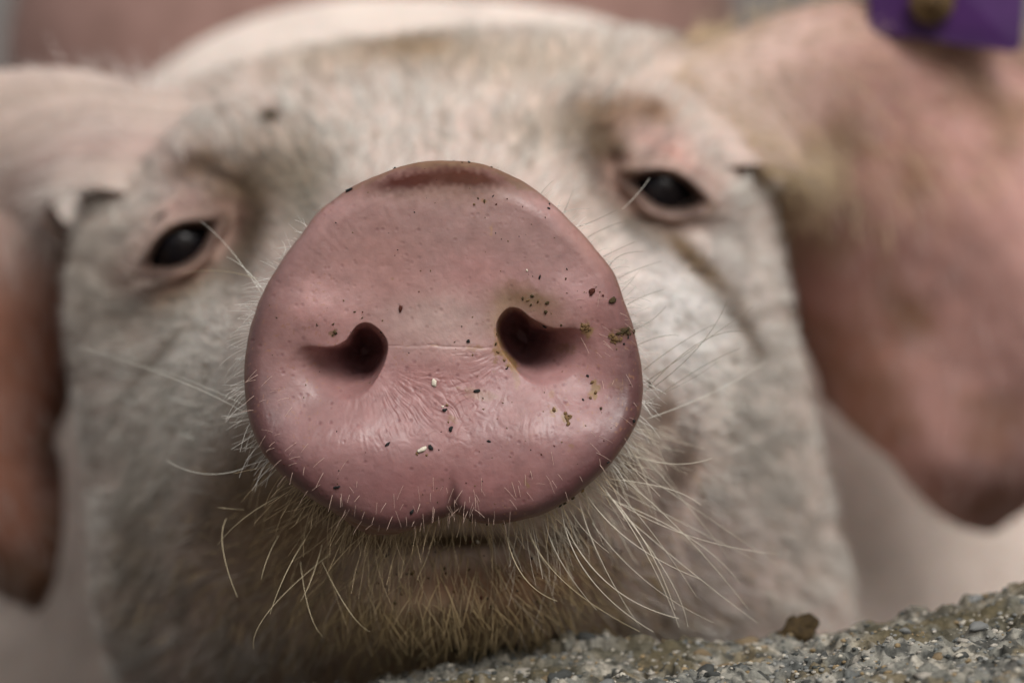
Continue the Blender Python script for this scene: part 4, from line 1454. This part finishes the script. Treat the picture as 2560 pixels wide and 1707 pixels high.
wc_ = wc_ * (1 - k) + np.array((0.085, 0.07, 0.035)) * k
k = (sstep(WALL_Y1 - 0.03, WALL_Y1, WYY) * 0.6)[..., None]        # brown grime along the back edge where the animals rub
wc_ = wc_ * (1 - k) + np.array((0.14, 0.11, 0.07)) * k
set_attr(wm, 'wcol', 'FLOAT_COLOR', wc_.reshape(-1, 3))
put('wall_block', wm, wall)


def wall_z(x, y):
    ix = np.clip(np.searchsorted(wx_, x), 0, len(wx_) - 1)
    iy = np.clip(7 + np.round((y - 0.345) / (WALL_Y1 - 0.012 - 0.345) * (ny - 1)).astype(int), 0, len(py_) - 6)
    return wv_[ix, iy, 2]


def pebble(seed, sub=2, rough=0.28, flat=0.6):
    bm = bmesh.new()
    bmesh.ops.create_icosphere(bm, subdivisions=sub, radius=1.0)
    co = np.array([v.co for v in bm.verts])
    d = 1 + rough * fbm(co * 1.4, 2, seed) + 0.12 * vnoise(co * 4, seed + 3)
    co = co * d[:, None] * np.array([1.0, 0.85, flat])
    f = np.array([[v.index for v in fa.verts] for fa in bm.faces])
    bm.free()
    return co, f


STONE_M = [rough_material('stone_pale', (0.34, 0.31, 0.26), (0.60, 0.55, 0.47), scale=900, bump=0.5),
           rough_material('stone_grey', (0.15, 0.155, 0.15), (0.30, 0.30, 0.285), scale=900, bump=0.5),
           rough_material('stone_dark', (0.035, 0.04, 0.04), (0.11, 0.11, 0.10), scale=900, bump=0.5),
           rough_material('stone_tan', (0.14, 0.10, 0.05), (0.32, 0.24, 0.15), scale=900, bump=0.5)]
smesh = []
for k in range(8):
    co, f = pebble(400 + k * 7, rough=0.6, flat=0.5 + 0.06 * (k % 4))
    m = mesh_np('stone', co, None, STONE_M[k % 4], tris=f, smooth=False)
    smesh.append(m)
# the part of the top the picture shows
x_lo, x_hi = -0.075, 0.135
ns_ = 220
for k in range(ns_):
    x = random.uniform(x_lo, x_hi)
    y = random.uniform(0.42, WALL_Y1 - 0.004) if random.random() < 0.8 else WALL_Y1 - 0.006 + random.uniform(-0.004, 0.002)
    r = 0.0009 + 0.0022 * random.random() ** 2.2
    o = bpy.data.objects.new('stone', random.choice(smesh))
    COL.objects.link(o)
    z = float(wall_z(np.array([x]), np.array([y]))[0])
    o.parent = wall
    o.matrix_parent_inverse = Matrix.Translation(wall.location).inverted()
    o.location = (x, y, z - r * 0.28)
    o.rotation_euler = (random.uniform(-.35, .35), random.uniform(-.35, .35), random.uniform(0, 6.28))
    o.scale = (r * random.uniform(0.9, 1.6), r, r * random.uniform(0.7, 1.1))
# the finer grit, uncountable
gco, gf, gcol = [], [], []
pb = [pebble(500 + k * 5, sub=1, rough=0.3, flat=0.7) for k in range(5)]
gn = 0
GP = [(0.50, 0.46, 0.38), (0.28, 0.28, 0.26), (0.07, 0.075, 0.07), (0.30, 0.22, 0.12), (0.42, 0.385, 0.33), (0.16, 0.17, 0.165)]
ng = 9000
gx_ = rng.uniform(x_lo, x_hi, ng)
gy_ = rng.uniform(0.40, WALL_Y1 - 0.001, ng)
gz_ = wall_z(gx_, gy_)
for k in range(ng):
    co, f = pb[k % 5]
    r = 0.00022 + 0.0006 * random.random() ** 2
    a = random.uniform(0, 6.28)
    ca, sa = math.cos(a), math.sin(a)
    rot = np.array([[ca, -sa, 0], [sa, ca, 0], [0, 0, 1]])
    gco.append((co * r * np.array([random.uniform(0.8, 1.6), 1, random.uniform(0.7, 1.1)])) @ rot.T + np.array([gx_[k], gy_[k], gz_[k]]))
    gf.append(f + gn)
    gcol.append(np.broadcast_to(np.array(random.choice(GP)) * random.uniform(0.7, 1.2), co.shape))
    gn += len(co)
gm_ = mesh_np('grit', np.concatenate(gco), None, attr_material('grit', 'gcol', scale=1500, bump=0.3, dist=0.0002, var=(0.75, 1.2)), tris=np.concatenate(gf), smooth=False)
set_attr(gm_, 'gcol', 'FLOAT_COLOR', np.concatenate(gcol))
tag(put('grit', gm_, wall), kind='stuff')

# clod of dung on the wall's back edge
MCLOD = rough_material('dried_dung', (0.018, 0.012, 0.006), (0.085, 0.055, 0.022), scale=500, bump=0.8, dist=0.0008)
cx_ = W(at(1828, 1452, 0.508))
co = []
fc = []
k0 = 0
for k, (dx, dy, dz, r) in enumerate([(-0.0008, 0, 0.0005, 0.0030), (0.0022, 0.0005, 0.0018, 0.0026), (-0.0032, 0, -0.0002, 0.0019), (0.0014, -0.0008, -0.0008, 0.0026), (0.0032, 0.0004, 0.0032, 0.0013), (-0.0004, 0.0005, 0.0028, 0.0014)]):
    c, f = pebble(700 + k, sub=3, rough=0.5, flat=0.95)
    co.append(c * r + np.array([dx, dy, dz]))
    fc.append(f + k0)
    k0 += len(c)
cm = mesh_np('dirt_clod', np.concatenate(co), None, MCLOD, tris=np.concatenate(fc), smooth=False)
zc = float(wall_z(np.array([cx_[0]]), np.array([0.503]))[0])
tag(put('dirt_clod', cm, loc=(cx_[0], 0.505, max(zc + 0.0018, cx_[2] - 0.002))), 'dark brown clod of dirt sitting on the back edge of the concrete wall', 'clod')

# ------------------------------------------------------------------ crumbs and grit on the snout
def on_disc(x, y):
    """surface point and outward normal of the disc seen at (x, y)"""
    lim = NDR + 14 if math.hypot(x - CX, y - CY) < 470 and y < 1205 else NDR + int(np.searchsorted(tt, 9.0))
    lo = 0 if lim == NDR + 14 else NDR + int(np.searchsorted(tt, 4.0))
    d = (PX[lo:lim] - x) ** 2 + (PY[lo:lim] - y) ** 2
    ii = np.unravel_index(np.argmin(d), d.shape)
    ii = (ii[0] + lo, ii[1])
    return P[ii], NRM[ii]


MC = {'black': rough_material('crumb_black', (0.008, 0.009, 0.010), (0.03, 0.03, 0.028), scale=2500, bump=0.5, dist=0.0002),
      'brown': rough_material('crumb_red_brown', (0.05, 0.012, 0.008), (0.10, 0.03, 0.018), scale=2500, bump=0.5, dist=0.0002),
      'olive': rough_material('crumb_olive', (0.026, 0.020, 0.010), (0.095, 0.064, 0.026), scale=2500, bump=0.5, dist=0.0002),
      'tan': rough_material('crumb_tan', (0.11, 0.066, 0.030), (0.24, 0.145, 0.066), scale=2500, bump=0.5, dist=0.0002),
      'white': rough_material('grain_pale', (0.62, 0.55, 0.43), (0.80, 0.74, 0.62), scale=2500, bump=0.3, dist=0.0001)}


def crumb_geo(x, y, r, seed, asp=1.0, rot=0.0, sub=2):
    p, nrm = on_disc(x, y)
    c, f = pebble(seed, sub=sub, rough=0.85, flat=0.55)
    nrm = Vector(nrm)
    q = np.array(nrm.to_track_quat('Z', 'Y').to_matrix())
    ca, sa = math.cos(rot), math.sin(rot)
    c = c * np.array([asp, 1.0 / max(asp, 0.5) ** 0.5, 0.8])
    c = c @ np.array([[ca, -sa, 0], [sa, ca, 0], [0, 0, 1]]).T
    return (c * r) @ q.T + p + np.array(nrm) * r * 0.35, f


SINGLE = [
    ('crumb', 803, 438, 7.5, 'black', 1.3, 'black crumb stuck on the upper left rim of the snout', 'crumb'),
    ('crumb', 920, 708, 6.0, 'brown', 1.4, 'small red-brown crumb between and above the nostrils', 'crumb'),
    ('crumb', 1358, 670, 8.0, 'brown', 1.2, 'red-brown crumb above the right-hand nostril near the snout edge', 'crumb'),
    ('crumb', 1404, 689, 8.0, 'olive', 1.3, 'dark olive crumb at the right edge of the snout beside a red-brown one', 'crumb'),
    ('grain', 998, 878, 7.0, 'white', 1.2, 'pale grain on the snout just below the crease between the nostrils', 'grain'),
    ('grain', 971, 1033, 7.5, 'white', 1.4, 'pale grain low on the snout beside a black crumb', 'grain'),
    ('crumb', 990, 1028, 6.0, 'black', 1.2, 'black crumb touching the pale grain low on the snout', 'crumb'),
    ('crumb', 1075, 783, 4.6, 'black', 1.0, 'black crumb on the septum by the right-hand nostril', 'crumb'),
    ('crumb', 1096, 897, 5.5, 'black', 1.3, 'black crumb below the right-hand nostril', 'crumb'),
    ('crumb', 1022, 941, 5.0, 'black', 1.1, 'dark crumb in the middle of the lower snout below the upper pale grain', 'crumb'),
    ('crumb', 1036, 986, 5.0, 'black', 1.1, 'black crumb in the middle of the lower snout, between the two pale grains in height', 'crumb'),
    ('crumb', 774, 1120, 5.5, 'black', 1.4, 'black crumb near the lower left edge of the snout', 'crumb'),
    ('crumb', 891, 1020, 5.0, 'black', 1.3, 'black crumb low on the snout, left of the pale grain', 'crumb'),
    ('crumb', 1440, 763, 11.0, 'olive', 1.1, 'brown mud lump at the right edge of the snout, upper one of a pair', 'mud'),
    ('crumb', 1415, 780, 10.0, 'tan', 1.2, 'tan mud lump at the right edge of the snout, lower one of a pair', 'mud'),
    ('crumb', 1303, 960, 8.0, 'tan', 1.2, 'round tan mud lump on the lower right of the snout', 'mud'),
    ('crumb', 1345, 752, 9.0, 'tan', 0.8, 'tan wet flake hanging beside the right-hand nostril', 'mud'),
    ('crumb', 1490, 884, 8.0, 'olive', 1.8, 'olive crumb caught in the hairs off the right edge of the snout', 'crumb'),
]
for k, (nm, x, y, r, mt, asp, lab, cat) in enumerate(SINGLE):
    if cat == 'mud':
        parts_ = [crumb_geo(x + random.gauss(0, r * 0.75), y + random.gauss(0, r * 0.75), r * random.uniform(0.25, 0.6) * S / FPX * Y0, 800 + k * 31 + q_, random.uniform(0.9, 1.5), random.uniform(0, 3)) for q_ in range(9)]
        co = np.concatenate([p_[0] for p_ in parts_])
        f = np.concatenate([p_[1] + q_ * len(parts_[0][0]) for q_, p_ in enumerate(parts_)])
    else:
        co, f = crumb_geo(x, y, r * S / FPX * Y0, 800 + k * 3, asp, random.uniform(0, 3))
    w_ = W(co)
    c = w_.mean(0)
    m = mesh_np(nm, w_ - c, None, MC[mt], tris=f, smooth=False)
    tag(put(nm, m, loc=Vector(c)), lab, cat)

SMALL = [(905, 385, 4, 'black'), (1042, 372, 4, 'black'), (1078, 374, 4, 'black'), (1060, 374, 3, 'olive'), (1130, 385, 3.5, 'olive'), (1165, 402, 4, 'black'), (1262, 470, 3.4, 'black'), (1258, 479, 4.5, 'black'), (1283, 492, 3, 'black'),
         (1305, 515, 3, 'black'), (1240, 637, 4, 'black'), (1258, 695, 5, 'olive'), (1255, 716, 5, 'olive'), (1252, 742, 5.5, 'black'), (1200, 686, 4, 'olive'), (1222, 680, 4.5, 'olive'), (1213, 690, 3.5, 'tan'), (1236, 690, 3.5, 'tan'),
         (1123, 1013, 3.6, 'black'), (945, 1175, 5, 'black'), (1380, 940, 4.5, 'olive'), (1245, 1178, 4, 'black'), (1385, 680, 3.4, 'brown'), (1302, 618, 2.5, 'black'), (1350, 862, 4, 'black'), (1340, 918, 3.5, 'black'), (1290, 735, 3, 'olive'),
         (1138, 790, 3.5, 'olive'), (1140, 768, 3.5, 'olive'), (1143, 808, 3.5, 'tan'), (1158, 828, 4, 'tan'), (1166, 842, 3, 'tan'), (1210, 620, 3, 'white'), (1300, 640, 2.5, 'olive'), (770, 762, 4.5, 'olive'), (764, 766, 3.5, 'olive'), (1163, 846, 3, 'black'),
         (880, 770, 3, 'olive'), (876, 762, 3, 'black'), (1094, 1225, 4.5, 'white'), (1017, 934, 3.5, 'white'), (1026, 930, 3.5, 'tan'), (1030, 970, 3, 'tan'), (1085, 815, 3, 'tan'), (1110, 940, 2.5, 'tan'), (980, 1045, 4, 'tan'), (958, 1042, 4, 'tan'),
         (832, 730, 2.5, 'olive'), (815, 716, 2.5, 'olive'), (765, 745, 3, 'olive'), (728, 745, 2.5, 'olive'), (790, 690, 2.5, 'tan'), (1220, 700, 3.5, 'olive'), (1112, 462, 4, 'olive'), (1090, 470, 3, 'tan'), (1098, 456, 2.5, 'olive'), (1420, 765, 5, 'olive'),
         (1432, 790, 4, 'black'), (1443, 775, 4, 'black'), (1400, 770, 4, 'tan'), (1360, 878, 5, 'tan'), (1368, 900, 5, 'tan'), (1356, 915, 4.5, 'tan'), (1272, 942, 5, 'tan'), (1310, 955, 4, 'tan'), (1120, 1204, 4, 'olive'), (1160, 1200, 4, 'tan'), (1080, 1196, 4, 'olive'),
         (1300, 1160, 6, 'olive'), (1320, 1150, 6, 'olive'), (1345, 1132, 7, 'tan'), (1290, 1165, 5, 'black'), (1455, 965, 5, 'black'), (1395, 1062, 4, 'black')]
for _ in range(150):
    a = random.uniform(0, 2 * math.pi)
    q = math.sqrt(random.random()) * 0.97
    j = int(a / (2 * math.pi) * NT) % NT
    x, y = CX + q * RIM[j] * math.cos(a), CY - q * RIM[j] * math.sin(a)
    if nostril(np.array([x * S]), np.array([y * S]))[0] > 4:
        continue
    if random.random() < 0.35 and x < 950:
        continue
    SMALL.append((x, y, random.uniform(0.9, 2.2), random.choice(['black', 'olive', 'brown', 'tan', 'tan', 'olive'])))
for _ in range(110):
    SMALL.append((random.gauss(1050, 210), random.uniform(1225, 1480), random.uniform(1.8, 5.0), random.choice(['black', 'olive', 'olive', 'brown', 'tan'])))
for _ in range(26):
    SMALL.append((random.uniform(1380, 1700), random.uniform(1000, 1380), random.uniform(1.5, 3.5), random.choice(['black', 'olive', 'brown'])))
for _ in range(26):
    SMALL.append((random.uniform(300, 760), random.uniform(1100, 1480), random.uniform(1.5, 5.0), random.choice(['black', 'olive', 'olive', 'brown'])))
SMALL += [(1505, 1245, 7, 'black'), (1425, 1265, 7, 'brown'), (1740, 1187, 6, 'black'), (1790, 1272, 6, 'black'), (617, 262, 9, 'olive'), (1415, 1262, 4, 'black')]
co_, f_, mi_, n0 = [], [], [], 0
keysm = list(MC)
for k, (x, y, r, mt) in enumerate(SMALL):
    c, f = crumb_geo(x, y, r * S / FPX * Y0, 900 + k, random.uniform(0.9, 1.5), random.uniform(0, 3), sub=1)
    co_.append(c)
    f_.append(f + n0)
    mi_ += [keysm.index(mt)] * len(f)
    n0 += len(c)
m = mesh_np('dirt_specks', W(np.concatenate(co_)), None, None, tris=np.concatenate(f_), smooth=False)
for kx in keysm:
    m.materials.append(MC[kx])
m.polygons.foreach_set('material_index', np.array(mi_, np.int32))
tag(put('dirt_specks', m), 'fine dark and tan specks of dirt scattered over the snout', 'dirt', kind='stuff')
